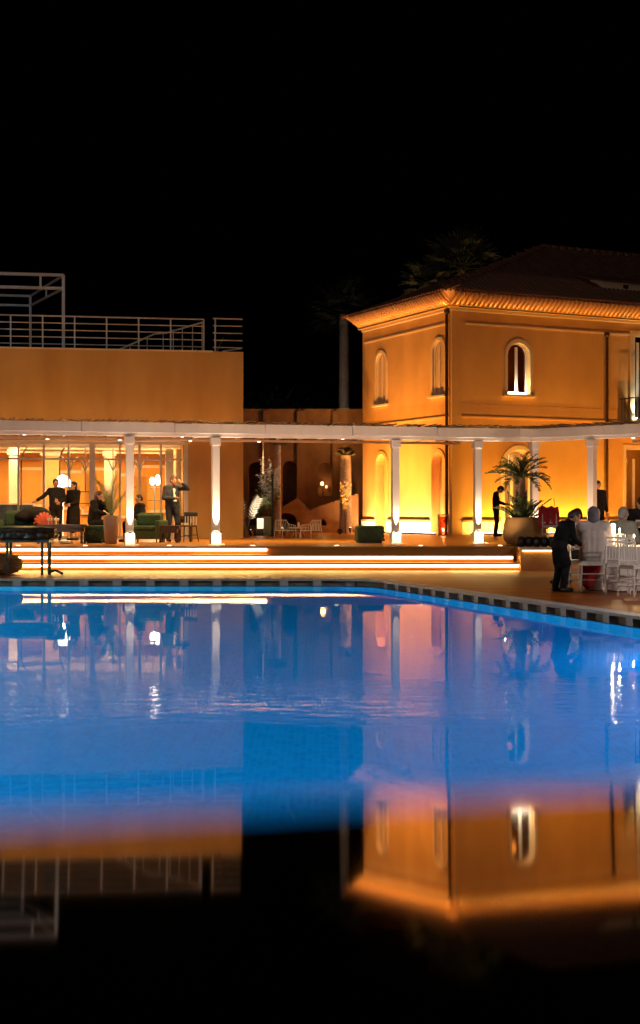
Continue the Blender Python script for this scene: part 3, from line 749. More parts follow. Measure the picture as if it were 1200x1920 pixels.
# led line added at the cornice edge to brighten the coved eave
ev = lamp('AREA', hs, (5.3, -.30, HWT + .13), 36, (1.0,.44,.07), aim=(0,-.3,1), shape=(10.5, .04))
ev2 = lamp('AREA', hs, (-.30, 3.4, HWT + .13), 26, (1.0,.44,.07), aim=(0,0,1), shape=(.04, 6.8)); ev2.rotation_euler = (0, R(180 - 18), 0)
MB().box(.1, -.315, HWT + .10, 10.6, -.285, HWT + .14).build('added_eave_light', M['iron'], hs); MB().box(-.315, .1, HWT + .10, -.285, 6.8, HWT + .14).build('added_eave_light', M['iron'], hs)
# windows: surround, frame, panes, sill with its light
def window(fn, spec, archd=True, frame=.09, lit=None, pane='glass_d', surround=.13, depth=.15, bars=1, sill=True, blind=False):
    c, z0, w_, h = spec; sh = arch if archd else rect
    s_ = MB(fn)
    o = sh(c, z0, w_ + 2*surround, h + surround); i_ = sh(c, z0, w_ + .005, h)
    lo = [(c - w_/2 - surround, z0)] + [p for p in o[2:]][::-1]
    # ring as outer loop with the inner one as a hole, closed at the sill by a thin strip
    s_.plate(sh(c, z0 - .03, w_ + 2*surround, h + surround + .03), [i_], -.05, -.002)
    wd_ = s_.build('window', M['trim'], hs)
    f_ = MB(fn); f_.plate(sh(c, z0 + .001, w_ - .002, h - .001), [sh(c, z0 + frame, w_ - 2*frame, h - 1.6*frame)], depth, depth + .06); f_.build('window_frame', M['white'], wd_)
    for k in range(bars):
        xx = c + (k - (bars - 1) / 2) * (w_ / (bars + 1)) * 1.0
        MB(fn).box(xx - frame*.62, depth - .01, z0 + frame + .001, xx + frame*.62, depth + .05, z0 + h - frame*1.7 - abs(xx - c) * .5).build('window_bar', M['white'], wd_)
    MB(fn).plate(sh(c, z0 + frame*.6, w_ - 1.2*frame, h - 1.1*frame), [], depth + .02, depth + .028).build('pane', M[pane], wd_)
    if blind: MB(fn).plate(sh(c, z0 + frame*.6, w_ - 1.2*frame, h - 1.1*frame), [], depth + .034, depth + .044).build('window_blind', M['curtain'], wd_)
    if sill: MB(fn).box(c - w_/2 - surround - .08, -.15, z0 - .10, c + w_/2 + surround + .08, depth - .02, z0 - .031).build('window_sill', M['trim'], wd_)
    if lit:
        MB(fn).box(c - w_/2 + .06, depth - .075, z0 - .02, c + w_/2 - .06, depth - .035, z0 + .018).build('sill_light', M['led_w'], wd_)
        q = fn(Vector((c, .05, z0 + .06))); q2 = fn(Vector((0, .35, 1.0)))
        lamp('AREA', hs, q, lit, (1.0,.84,.52), aim=q2, shape=(.7, .05))
    return wd_
window(FR, WF, lit=9)
window(LF, WL1, frame=.085, lit=None, depth=.02, pane='blind', surround=.11); window(LF, WL2, frame=.085, lit=None, depth=.02, pane='blind', surround=.11)
window(FR, DF, frame=.10, pane='glass', bars=2, sill=False, surround=.16)
window(FR, DR, False, frame=.09, pane='glass', bars=3, sill=False)
window(FR, BF, False, frame=.10, pane='glass_d', bars=2, sill=False, depth=.22)
for nn in (NL1, NL2):
    MB(LF).plate(arch(nn[0], 0, nn[2] + .24, nn[3] + .12), [arch(nn[0], .0, nn[2] + .01, nn[3])], -.045, -.002).build('niche_surround', M['plaster'], hs)
# jamb light of the balcony window and white jamb it washes
MB().box(8.07, .0 - .02, 4.37, 8.19, .215, 7.64).build('window_jamb', M['white'], hs)
MB().box(8.06, -.14, 4.40, 8.20, -.05, 4.44).build('jamb_light', M['led_w'], hs)
lamp('SPOT', hs, (8.13, -.16, 4.46), 70, (1.0,.82,.50), aim=(0, .06, 1), size=.03, spot=70, blend=1)
MB().box(7.66, -.03, .0, 7.745, .3, 3.3).build('door_jamb', M['trim'], hs)
lamp('SPOT', hs, (7.70, -.12, .10), 14, (1.0,.72,.30), aim=(0, .05, 1), size=.03, spot=50, blend=1)
# rooms lit from inside
lamp('POINT', hs, (2.9, 1.3, 2.6), 45, WHITEW, size=.2); lamp('POINT', hs, (8.8, 1.5, 2.8), 14, AMBER, size=.2); lamp('POINT', hs, (3.0, 1.0, 6.6), 3.0, AMBER, size=.2)
MB().tube([(2.62, .75, .02), (2.62, .75, 2.05)], .10, 10).build('door_curtain', M['orange'], hs)
MB().box(2.95, .8, .02, 3.45, .86, 3.0).build('door_curtain', M['curtain'], hs)
# balcony
bl = MB(); bl.box(7.35, -.95, 4.08, 10.2, -.06, 4.22); bo = bl.build('balcony', M['plaster'], hs)
n = 34
for i in range(n + 1):
    x = 7.40 + 2.75 * i / n; MB().tube([(x, -.9, 4.22), (x, -.9, 5.12)], .011, 5).build('baluster', M['iron'], bo)
for i in range(1, 9):
    y = -.9 + .8 * i / 9; MB().tube([(7.40, y, 4.22), (7.40, y, 5.12)], .011, 5).build('baluster', M['iron'], bo)
MB().tube([(7.40, -.1, 5.13), (7.40, -.9, 5.13), (10.15, -.9, 5.13)], .022, 6).build('balcony_rail', M['iron'], bo)
# downpipes
for x, y, z1 in ((-.13, .17, HWT - .05), (6.79, -.10, 7.52)):
    b = MB(); b.tube([(x, y, .0), (x, y, z1)], .055, 10); d_ = b.build('downpipe', M['pipe'], hs)
    b = MB(); b.lathe([(.06, z1 - .06), (.10, z1 - .02), (.10, z1 + .1), (.06, z1 + .13)], 12, (x, y, 0)); b.build('hopper', M['pipe'], d_)
    for z in (1.4, 3.2, 5.0, 6.6): b = MB(); b.lathe([(.066, z), (.066, z + .05)], 12, (x, y, 0)); b.build('pipe_clip', M['pipe'], d_)

# ---- roof
OV = .65; EZ = HWT + .60; AP = (6.33, HL/2, 11.42)      # eave level and hip apex (local)
RZ = AP[2] - EZ
x_end = HFX
rf = MB()
e0 = (-OV + .34, -OV + .34, EZ + .07); e1 = (x_end, -OV + .34, EZ + .07); e2 = (x_end, HL + OV, EZ - .1); e3 = (-OV + .34, HL + OV - .34, EZ + .07)
rf.add([e0, e1, e2, e3, (AP[0], AP[1], AP[2] - .04), (x_end, AP[1], AP[2] - .04)], [(0,1,5,4), (3,0,4), (2,3,4,5), (0,3,2,1)])
roof = rf.build('roof', M['tile2'], hs)
# barrel tiles
TW = .2; TLn = .46
def barrel(len_, w_, n=5, up=True):
    b = MB(); vs_ = []; fs_ = []
    for j, (yy, k) in enumerate(((0, 1.0), (len_, .84))):
        for i in range(n + 1):
            t = math.pi * i / n; vs_.append((-w_/2 * k * math.cos(t), yy, w_/2 * k * math.sin(t) * .85))
        for i in range(n + 1):
            t = math.pi * i / n; q = .80; vs_.append((-w_/2 * k * q * math.cos(t), yy, w_/2 * k * q * math.sin(t) * .85 - .004))
    m = n + 1
    for i in range(n):
        fs_ += [(i, i+1, 2*m+i+1, 2*m+i), (m+i+1, m+i, 3*m+i, 3*m+i+1), (i+1, i, m+i, m+i+1)]
    b.add(vs_, fs_); return b
sl = math.hypot(AP[1] + OV, RZ); pitch = math.atan2(RZ, AP[1] + OV)
sl2 = math.hypot(AP[0] + OV, RZ); pitch2 = math.atan2(RZ, AP[0] + OV)
tm = barrel(TLn, .165).mesh('roof_tile', M['tile'], True)
far = MB(); far2 = MB()
def tile_at(M4, indiv, bucket):
    if indiv:
        o = bpy.data.objects.new('roof_tile', tm); COL.objects.link(o); o.parent = roof; o.matrix_local = M4
    else:
        src = BT; n0 = len(bucket.v); bucket.v += [M4 @ v for v in src.v]; bucket.f += [tuple(i + n0 for i in f_) for f_ in src.f]
BT = barrel(TLn, .165, 3)
cnt = 0; step = .37
rows = int(sl / step) + 1
ncol = int((x_end + OV) / TW)
for r_ in range(rows):
    for c_ in range(ncol):
        x = -OV + TW * (c_ + .5); d_ = r_ * step
        y = -OV + d_ * math.cos(pitch); z = EZ + d_ * math.sin(pitch)
        if x < AP[0] and (x + OV) / (AP[0] + OV) < (y + OV) / (AP[1] + OV) + .01: continue
        if d_ > sl - .15: continue
        M4 = Matrix.Translation((x + random.uniform(-.008,.008), y, z + .03 + random.uniform(-.006,.006))) @ Matrix.Rotation(pitch - .035 + random.uniform(-.012,.012), 4, 'X') @ Matrix.Rotation(random.uniform(-.02,.02), 4, 'Z')
        ind = r_ < 5 and x < 9.3 and cnt < 236
        cnt += ind; tile_at(M4, ind, far)
for r_ in range(int(sl2 / step) + 1):
    for c_ in range(int((HL + 2*OV) / TW)):
        y = -OV + TW * (c_ + .5); d_ = r_ * step; x = -OV + d_ * math.cos(pitch2); z = EZ + d_ * math.sin(pitch2)
        q = (x + OV) / (AP[0] + OV); yy = min(y + OV, HL + OV - y) / (AP[1] + OV)
        if yy < q + .01 or d_ > sl2 - .2: continue
        M4 = Matrix.Translation((x, y, z + .03 + random.uniform(-.006,.006))) @ Matrix.Rotation(-math.pi/2, 4, 'Z') @ Matrix.Rotation(pitch2 - .035, 4, 'X')
        tile_at(M4, r_ == 0 and c_ < 42, far)
fo = far.build('roof_tile', M['tile2'], roof, kind='stuff')
# pan tiles seen from below along the eave
pan = MB()
for c_ in range(ncol + 1):
    x = -OV + TW * c_
    pan.add([(x - .06, -OV + .02, EZ + .012), (x, -OV + .02, EZ - .02), (x + .06, -OV + .02, EZ + .012), (x - .06, -.1, EZ + .012 + .55 * math.tan(pitch)), (x, -.1, EZ - .02 + .55 * math.tan(pitch)), (x + .06, -.1, EZ + .012 + .55 * math.tan(pitch))], [(0,1,4,3), (1,2,5,4)])
for c_ in range(int((HL + 2*OV) / TW) + 1):
    y = -OV + TW * c_; k2 = .55 * math.tan(pitch2)
    pan.add([(-OV + .02, y - .06, EZ + .012), (-OV + .02, y, EZ - .02), (-OV + .02, y + .06, EZ + .012), (-.1, y - .06, EZ + .012 + k2), (-.1, y, EZ - .02 + k2), (-.1, y + .06, EZ + .012 + k2)], [(0,1,4,3), (1,2,5,4)])
pan.build('pan_tile', M['tile'], roof, kind='stuff')
# ridge and hip tiles
def ridge(p0, p1, name='ridge_tile'):
    p0 = Vector(p0); p1 = Vector(p1); L_ = (p1 - p0).length; n_ = int(L_ / .4); dd = (p1 - p0) / n_
    me = MB().tube([(0,0,0), (0,.43,0)], [.12, .10], 8).mesh(name, M['tile'], True)
    for i in range(n_):
        o = bpy.data.objects.new(name, me); COL.objects.link(o); o.parent = roof
        o.location = p0 + dd * i + Vector((0,0,.03)); o.rotation_euler = dd.to_track_quat('Y', 'Z').to_euler()
ridge((-OV + .1, -OV + .1, EZ + .06), (AP[0], AP[1], AP[2] + .02)); ridge((AP[0], AP[1], AP[2] + .02), (x_end, AP[1], AP[2] + .02))
# low dormer on the front slope
k = (1115 - 600) / FPX
dz = EZ + 1.25 * math.tan(pitch); dy = -OV + 1.25
b = MB(); b.add([(6.9, dy - .25, dz - .12), (12, dy - .25, dz - .12), (12, dy + 1.6, dz + .62), (6.4, dy + 1.6, dz + .62), (6.9, dy - .25, dz + .16), (12, dy - .25, dz + .16), (12, dy + 1.6, dz + .74), (6.4, dy + 1.6, dz + .74)], [(0,1,2,3), (4,7,6,5), (0,4,5,1), (1,5,6,2), (2,6,7,3), (3,7,4,0)])
dm = b.build('dormer', M['trim'], roof)
b = MB(); b.add([(6.3, dy - .32, dz + .165), (12, dy - .32, dz + .165), (12, dy + 1.7, dz + .80), (5.9, dy + 1.7, dz + .80), (6.3, dy - .32, dz + .23), (12, dy - .32, dz + .23), (12, dy + 1.7, dz + .87), (5.9, dy + 1.7, dz + .87)], [(0,1,2,3), (4,7,6,5), (0,4,5,1), (1,5,6,2), (2,6,7,3), (3,7,4,0)])
MB(lambda p: p).add(b.v, b.f).build('dormer_roof', M['tile2'], dm)
MB().box(7.9, dy - .27, dz - .05, 8.15, dy - .252, dz + .1).build('dormer_vent', M['iron'], dm)

# ---- light on the house: led line at the wall foot, floodlights in the beds
fl_ = thing('wall_washer', 'glowing linear led washer along the foot of the villa side wall', 'light strip', hw(-.42, .5), H_ANG)
MB().box(-.04, 0, 0, .04, 6.1, .06).build('washer_body', M['iron'], fl_); MB().box(-.03, .02, .061, .03, 6.08, .066).build('washer_lens', M['led_w'], fl_)
ll = lamp('AREA', fl_, (.0, 3.05, .09), 145, (1.0,.52,.20), aim=(.45, 0, 1), shape=(.08, 5.8)); ll.rotation_euler = (0, R(180 + 24), 0)
f2 = thing('wall_washer', 'glowing linear led washer along the foot of the villa front', 'light strip', hw(.5, -.42), H_ANG)
MB().box(0, -.04, 0, 6.6, .04, .06).build('washer_body', M['iron'], f2); MB().box(.02, -.03, .061, 6.58, .03, .066).build('washer_lens', M['led_w'], f2)
ll = lamp('AREA', f2, (3.3, 0, .09), 125, (1.0,.45,.03), aim=(0, .45, 1), shape=(6.2, .08)); ll.rotation_euler = (R(180 - 24), 0, 0)
AMB2 = (1.0, .37, .05)
flood(hw(-3.2, 2.6), (ch, sh_, 1.9), 980, AMB2, 'small black floodlight on the terrace nearest the villa corner')
flood(hw(-1.6, 5.4), (ch, sh_, 2.6), 300, AMB2, 'small black floodlight on the terrace at the far end of the villa side')
flood(hw(2.2, -3.4), (-sh_, ch, 1.5), 230, AMB2, 'small black floodlight in front of the villa door')
flood(hw(7.2, -3.4), (-sh_, ch, 1.5), 280, AMB2, 'small black floodlight in front of the villa below the balcony')
flood(hw(11.5, -3.4), (-sh_, ch, 1.5), 280, AMB2, 'small black floodlight in front of the villa beyond the balcony')

# ================================================================== COURTYARD BEHIND
CD = 58.0
cw = thing('courtyard_wall', 'brown stone courtyard wall with arched niches between restaurant and villa', 'wall', (GX(570, CD), CD, TERR))
cx0 = GX(570, CD)
def cu(px, D=CD): return GX(px, D) - cx0
def cz(y, D=CD): return CAM_H - (y - 960) * D / FPX - TERR
zt = cz(770)
ho = [arch(cu(480), cz(985), .62, cz(866) - cz(985)), arch(cu(543), cz(955), .60, cz(864) - cz(955)), arch(cu(609), cz(930), .56, cz(866) - cz(930))]
MB().plate([(cu(400), 0), (cu(720), 0), (cu(720), zt), (cu(400), zt)], ho, 0, .4).build('wall_body', M['stone'], cw)
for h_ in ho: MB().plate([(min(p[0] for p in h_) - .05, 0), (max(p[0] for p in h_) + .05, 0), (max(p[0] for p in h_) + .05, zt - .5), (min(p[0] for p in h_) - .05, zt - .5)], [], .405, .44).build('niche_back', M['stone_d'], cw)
MB().box(cu(400), -.06, zt + .001, cu(720), .46, zt + .07).build('wall_cap', M['stone'], cw)
for q, w_ in ((565, .34), (500, .25), (628, .2)):
    b = MB(); z = 0.0; k = 0
    o = MB().box(cu(q) - w_/2, -.16, 0, cu(q) + w_/2, -.002, zt - .02).build('pilaster', M['stone'], cw)
    me = MB().box(-w_/2 - .012, -.175, 0, w_/2 + .012, -.16, .085).mesh('brick', M['stone'])
    while z < zt - .15:
        same_mesh('brick', me, o, (cu(q) + random.uniform(-.006, .006), random.uniform(-.004, .004), z)); z += .10
# glowing lamp in the third niche
nl = thing('niche_lamp', 'dim glowing wall lamp inside the arched courtyard niche', 'lamp', (GX(606, CD), CD + .2, cz(912) + TERR))
MB().ball((-.05, 0, .12), (.08, .08, .10), 12, 8).build('lamp_shade', glow('niche lamp glass', (1.0,.62,.3), .4), nl, True); MB().ball((.14, .02, -.02), (.05, .05, .07), 12, 8).build('lamp_shade', glow('niche lamp glass 2', (1.0,.55,.25), .25), nl, True)
MB().tube([(0, .1, -.25), (0, .1, .1)], .03, 8).build('lamp_arm', M['iron'], nl)
lamp('POINT', nl, (0, -.15, .1), 5, AMBER, size=.1)
# outside stair against the wall, with two arches under it
SD = 56.0
os_ = thing('courtyard_stair', 'stone stair rising right over low arches in the courtyard', 'stairs', (GX(517, SD), SD, TERR))
def su(px): return GX(px, SD) - GX(517, SD)
def sz(y): return CAM_H - (y - 960) * SD / FPX - TERR
prof = [(su(517), 0), (su(672), 0), (su(672), sz(928)), (su(634), sz(940)), (su(600), sz(952)), (su(583), sz(958)), (su(557), sz(934)), (su(530), sz(950)), (su(517), sz(962))]
MB().plate(prof, [arch(su(538), .03, .80, sz(960) - .06), [(su(597), sz(985)), (su(613), sz(985)), (su(607), sz(971))]], 0, 1.4).build('stair_body', M['stone'], os_)
MB().box(su(520), 1.0, .0, su(616), 1.1, sz(958)).build('arch_back', mat('dark red door', (.16,.03,.02), .7, (.22,.05,.03), 4), os_)
n_ = 12
for i in range(n_):
    t = i / n_; x0 = su(583) + (su(672) - su(583)) * t; z0 = sz(958) + (sz(928) - sz(958)) * t
    MB().box(x0, -.05, z0 - .02, x0 + (su(672) - su(583)) / n_ * .96, 1.3, z0 + .09).build('stair_tread', M['stone'], os_)

# ---- palm trunks lit from below
def trunk_mesh(h, r0, r1, lean=(0, 0), n=12, ring=.13, rough=.12):
    b = MB(); pts = []; rad = []; k = int(h / ring)
    for i in range(k + 1):
        t = i / k
        for dz_, f_ in ((0, 1 + rough), (ring * .55, 1 - rough * .5)):
            if t * h + dz_ > h: continue
            pts.append((lean[0] * t * t, lean[1] * t * t, t * h + dz_)); rad.append((r0 + (r1 - r0) * t) * f_ * random.uniform(.97, 1.03))
    b.tube(pts, rad, n); return b
def fan_leaf(rmax=.9, blades=15, spread=2.6, pet=.8):
    """a fan palm leaf in the xz plane pointing along +x, petiole first"""
    b = MB(); b.tube([(0, 0, 0), (pet * .5, 0, .05), (pet, 0, 0)], [.022, .016, .012], 5)
    for i in range(blades):
        a = spread * (i / (blades - 1) - .5); L_ = rmax * (1 - .35 * abs(a / (spread / 2)) ** 2) * random.uniform(.85, 1.1)
        dx, dy_ = math.cos(a), math.sin(a); nx, ny = -dy_, dx; wv = .045
        dr = -.18 * L_ * random.uniform(.5, 1.5)
        p0 = Vector((pet, 0, 0)); p1 = p0 + Vector((dx * L_ * .55, dy_ * L_ * .55, .03)); p2 = p0 + Vector((dx * L_, dy_ * L_, dr))
        b.add([p0, p1 + Vector((nx * wv, ny * wv, -.015)), p2, p1 - Vector((nx * wv, ny * wv, .015)), p1 + Vector((0,0,.02))], [(0,1,4), (1,2,4), (2,3,4), (3,0,4)])
    return b
def fan_palm(loc, h, label, crown_r=1.0, n=26, bark='bark', up=.25, leafm='frond'):
    t = thing('palm_tree', label, 'palm tree', loc)
    trunk_mesh(h, .26, .20).build('trunk', M[bark], t, True)
    ms = [fan_leaf(crown_r * random.uniform(.8, 1.1), 15, 2.6, crown_r * random.uniform(.7, 1.0)).mesh('frond', M[leafm]) for _ in range(4)]
    for i in range(n):
        az = i * 2.39996; el = up + .95 - 1.75 * (i / n)
        o = same_mesh('frond', ms[i % 4], t, (0, 0, h - .15 + .25 * random.random()), (random.uniform(-.4, .4), -el, az))
    return t
def ground_spot(loc, aim, power, color, label, spot=60):
    t = thing('garden_spot', label, 'garden light', loc)
    a = Vector(aim).normalized()
    b = MB(); b.tube([Vector((0,0,.06)), Vector((0,0,.06)) + a * .16], [.05, .06], 10); b.build('spot_body', M['iron'], t)
    b = MB(); b.tube([(0,0,0), (0,0,.07)], .02, 6); b.build('spot_stake', M['iron'], t)
    b = MB(); q = Vector((0,0,.06)) + a * .161; b.tube([q, q + a * .005], .05, 10); b.build('spot_lens', M['led_w'], t)
    lamp('SPOT', t, q + a * .05, power, color, aim=a, size=.04, spot=spot, blend=.9)
# one behind the courtyard wall (trunk shows above it), one big crown behind the villa roof, a low one beside it
fan_palm(Vector((GX(645, 64), 64, .1)), P(0, 590, 64).z - .1, 'tall palm with pale ringed trunk rising behind the courtyard wall', 1.1, 22, 'barkl', leafm='shaded_leaf')
ground_spot(Vector((GX(641, 62.4), 62.4, TERR)), (.05, .24, 1.6), 230, (1.0,.74,.52), 'garden spotlight behind the courtyard wall below the tall palm', 40)
fan_palm(Vector((GX(866, 66), 66, .1)), P(0, 505, 66).z - .1, 'palm with large fan crown showing above the villa roof hip', 1.35, 34)
fan_palm(Vector((GX(806, 67), 67, .1)), P(0, 535, 67).z - .1, 'smaller palm crown peeping over the left roof slope', 1.0, 20)
ground_spot(Vector((GX(842, 61.5), 61.5, TERR)), (.18, .9, 2.6), 650, (1.0,.56,.22), 'garden spotlight behind the villa aimed at the palm crowns', 50)
# courtyard palms
for px, D, y1, lab, bk, r0 in ((521, 52.5, 842, 'slim palm trunk lit from below beside the dark courtyard pole', 'barkl', .13), (648, 53.5, 862, 'thick pale palm trunk lit from below at the villa end of the courtyard', 'barkl', .23)):
    t = thing('courtyard_palm', lab, 'palm trunk', (GX(px, D), D, TERR))
    trunk_mesh(P(0, y1 - 8, D).z - TERR, r0, r0 * .8, n=12, ring=.09, rough=.2).build('trunk', M[bk], t, True)
    ms = [fan_leaf(.34, 9, 2.2, .2).mesh('frond', M['frond']) for _ in range(2)]
    for i in range(14): same_mesh('frond', ms[i % 2], t, (0, 0, P(0, y1 - 8, D).z - TERR - .1), (0, -(1.2 - .8 * i / 14), i * 2.4))
    ground_spot(Vector((GX(px + 9, D - .8), D - .8, TERR)), (-.10, .42, 1.8), 18 if px < 600 else 9, (1.0,.72,.60), 'garden spotlight at the foot of the ' + ('slim' if px < 600 else 'thick') + ' courtyard palm', 34)

# ---- leafy shrubs in the courtyard
def leaf_mesh(L_=.16, w_=.05, name='leaf', m='leaf2'):
    b = MB(); b.add([(0,0,0), (L_*.4, w_/2, .012), (L_, 0, -.02), (L_*.4, -w_/2, .012), (L_*.45, 0, -.004)], [(0,1,4), (1,2,4), (2,3,4), (3,0,4)]); return b
def shrub(loc, h, spread, label, m, nst=9, nl=16, L_=.16, w_=.05, bare=.25):
    t = thing('shrub', label, 'shrub', loc); st_ = MB(); lv = MB()
    src = leaf_mesh(L_, w_)
    for i in range(nst):
        az = random.uniform(0, 6.28); rr = spread * math.sqrt(random.random()); hh = h * random.uniform(.6, 1.0)
        pts = [Vector((rr * math.cos(az) * u ** 1.4, rr * math.sin(az) * u ** 1.4, hh * u)) for u in (0, .25, .5, .75, 1)]
        st_.tube(pts, [.016, .013, .010, .008, .004], 5)
        for k in range(nl):
            u = bare + (1 - bare) * k / (nl - 1); q = pts[0].lerp(pts[-1], u); q.x = rr * math.cos(az) * u ** 1.4; q.y = rr * math.sin(az) * u ** 1.4; q.z = hh * u
            M4 = Matrix.Translation(q) @ Matrix.Rotation(random.uniform(0, 6.28), 4, 'Z') @ Matrix.Rotation(random.uniform(-.9, .2), 4, 'Y') @ Matrix.Rotation(random.uniform(-.5, .5), 4, 'X') @ Matrix.Scale(random.uniform(.7, 1.2), 4)
            n0 = len(lv.v); lv.v += [M4 @ v for v in src.v]; lv.f += [tuple(i_ + n0 for i_ in f_) for f_ in src.f]
    st_.build('stem', M['bark'], t); lv.build('foliage', M[m], t, kind='stuff'); return t
D = 50.0
shrub((GX(505, D), D, TERR + .25), 1.9, .45, 'tall green leafy shrub in the middle of the courtyard', 'leaf2', 22, 34, .17, .06)
shrub((GX(489, D - .8), D - .8, TERR + .1), 1.5, .35, 'olive green bush left of the courtyard planter box', 'leaf2', 16, 26, .15, .06)
def pinnate(loc, h, n, label, m):
    t = thing('feathery_plant', label, 'plant', loc)
    for i in range(n):
        az = math.pi * (.5 + (i - (n - 1) / 2) * .42) + random.uniform(-.15, .15); b = MB(); pts = []
        L_ = h * random.uniform(.8, 1.05); lean = random.uniform(.25, .6)
        for u in (0, .2, .4, .6, .8, 1.0):
            pts.append(Vector((math.cos(az) * lean * L_ * u ** 1.5, random.uniform(-.02, .02) - .15 * u * math.sin(i), L_ * u * (1 - .12 * u * lean))))
        b.tube(pts, [.014, .012, .010, .008, .006, .003], 5)
        for k in range(9):
            u = .45 + .55 * k / 8; j = min(int(u * 5), 4); q = pts[j].lerp(pts[j+1], u * 5 - j); dd = (pts[j+1] - pts[j]).normalized()
            for s_ in (-1, 1):
                sd = (Vector((0, 1, 0)).cross(dd)).normalized() * s_; e = q + (sd * .85 + dd * .55).normalized() * .19 * (1.15 - abs(u - .7)); wv = dd * .011
                b.add([q - wv, (q + e) / 2 - wv * 1.6 + Vector((0, -.01, 0)), e, (q + e) / 2 + wv * 1.6 + Vector((0, -.01, 0)), q + wv], [(0,1,3,4), (1,2,3)])
        b.build('frond', M[m], t)
    return t
pinnate((GX(462, 48), 48, TERR), 1.6, 4, 'silvery feathery plant lit white at the restaurant corner', 'leaf3')
shrub((GX(502, 49.8), 49.8, TERR + .4), 2.35, .42, 'small pale-leaved tree lit white behind the planter box', 'leaf3', 18, 46, .13, .055, .45)
shrub((GX(648, 52.4), 52.4, TERR), 2.0, .24, 'slim silvery shrub lit white in front of the thick palm trunk', 'leaf3', 7, 26, .12, .05, .62)
ground_spot(Vector((GX(470, 46.8), 46.8, TERR)), (-.1, .7, 1.6), 36, (1.0,.86,.7), 'garden spotlight in front of the feathery plant', 80)
ground_spot(Vector((GX(478, 47.2), 47.2, TERR)), (.28, .8, 1.1), 90, (1.0,.84,.62), 'garden spotlight left of the planter box', 70)
ground_spot(Vector((GX(532, 47.4), 47.4, TERR)), (-.2, .8, 1.1), 60, (1.0,.84,.62), 'garden spotlight right of the dark courtyard pole', 70)
# planter box, bollard lamp, dark pole, white pole
t = thing('planter_box', 'olive square planter box in the courtyard', 'planter', (GX(503, 48.8), 48.8, TERR))
MB().add([(-.15,-.15,0),(.15,-.15,0),(.15,.15,0),(-.15,.15,0),(-.19,-.19,.62),(.19,-.19,.62),(.19,.19,.62),(-.19,.19,.62)], [(0,3,2,1),(4,5,6,7),(0,1,5,4),(1,2,6,5),(2,3,7,6),(3,0,4,7)]).build('box_body', mat('olive ceramic', (.20,.19,.07), .6, (.25,.24,.10), 5), t)
MB().box(-.205, -.205, .621, .205, .205, .66).build('box_rim', M['pot'], t)
t = thing('lantern_cube', 'small white glowing cube lamp beside the planter box', 'lamp', (GX(488, 48.2), 48.2, TERR + .12))
MB().box(-.11, -.11, .12, .11, .11, .48).build('lamp_shade', glow('cube lamp', (1.0,.78,.5), .45), t, bevel=.02); MB().box(-.12, -.12, -.12, .12, .12, .118).build('lamp_base', M['iron'], t)
t = thing('lamp_pole', 'dark slim pole standing in the courtyard', 'pole', (GX(511, 47.5), 47.5, TERR))
MB().tube([(0,0,0), (0,0,2.05)], [.05, .04], 10).build('pole_shaft', M['iron'], t); MB().lathe([(.12, 0), (.12, .03), (.06, .06)], 14).build('pole_foot', M['iron'], t); MB().ball((0,0,2.07), .055, 10, 6).build('pole_knob', M['iron'], t)
t = thing('hanging_cable', 'thin white cable hanging from the pergola into the courtyard', 'cable', (GX(493, 40.8), 40.8, TERR + 2.0))
MB().tube([(0,0,0), (.005,0,.5), (0,0,1.0)], .014, 6).build('cable_cord', M['white_metal'], t); MB().lathe([(.02,-.06),(.03,-.02),(.015,0)], 8).build('cable_end', M['white_metal'], t)
# ---- dim garden beyond: broadleaf trees, a clump of shrubs
def leafy_tree(loc, h, cr, label, n=2600):
    t = thing('garden_tree', label, 'tree', loc)
    b = MB(); b.tube([(0,0,0), (.1,0,h*.3), (0,.1,h*.6), (.1,.05,h*.85)], [.22,.17,.12,.05], 8)
    for i in range(7):
        a = i * .9; z = h * (.4 + .06 * i); b.tube([(0,0,z), (cr*.45*math.cos(a), cr*.45*math.sin(a), z + h*.12), (cr*.8*math.cos(a), cr*.8*math.sin(a), z + h*.2)], [.09,.06,.02], 6)
    b.build('trunk', M['bark'], t)
    lv = MB(); src = leaf_mesh(.42, .18); cl = [(random.gauss(0, .5), random.gauss(0, .5), random.gauss(0, .45)) for _ in range(26)]
    for i in range(n):
        c_ = random.choice(cl); q = Vector(((c_[0] + random.gauss(0, .17)) * cr, (c_[1] + random.gauss(0, .17)) * cr, h * .72 + (c_[2] + random.gauss(0, .15)) * cr * .8))
        M4 = Matrix.Translation(q) @ Matrix.Rotation(random.uniform(0, 6.28), 4, 'Z') @ Matrix.Rotation(random.uniform(-1.2, .8), 4, 'Y')
        n0 = len(lv.v); lv.v += [M4 @ v for v in src.v]; lv.f += [tuple(i_ + n0 for i_ in f_) for f_ in src.f]
    lv.build('crown', M['dtree'], t, kind='stuff')
leafy_tree(Vector((GX(385, 78), 78, .1)), 11.5, 2.2, 'barely visible dark tree behind the restaurant roof')
leafy_tree(Vector((GX(520, 76), 76, .1)), 8.6, 2.0, 'barely visible dark tree in the gap between the buildings')

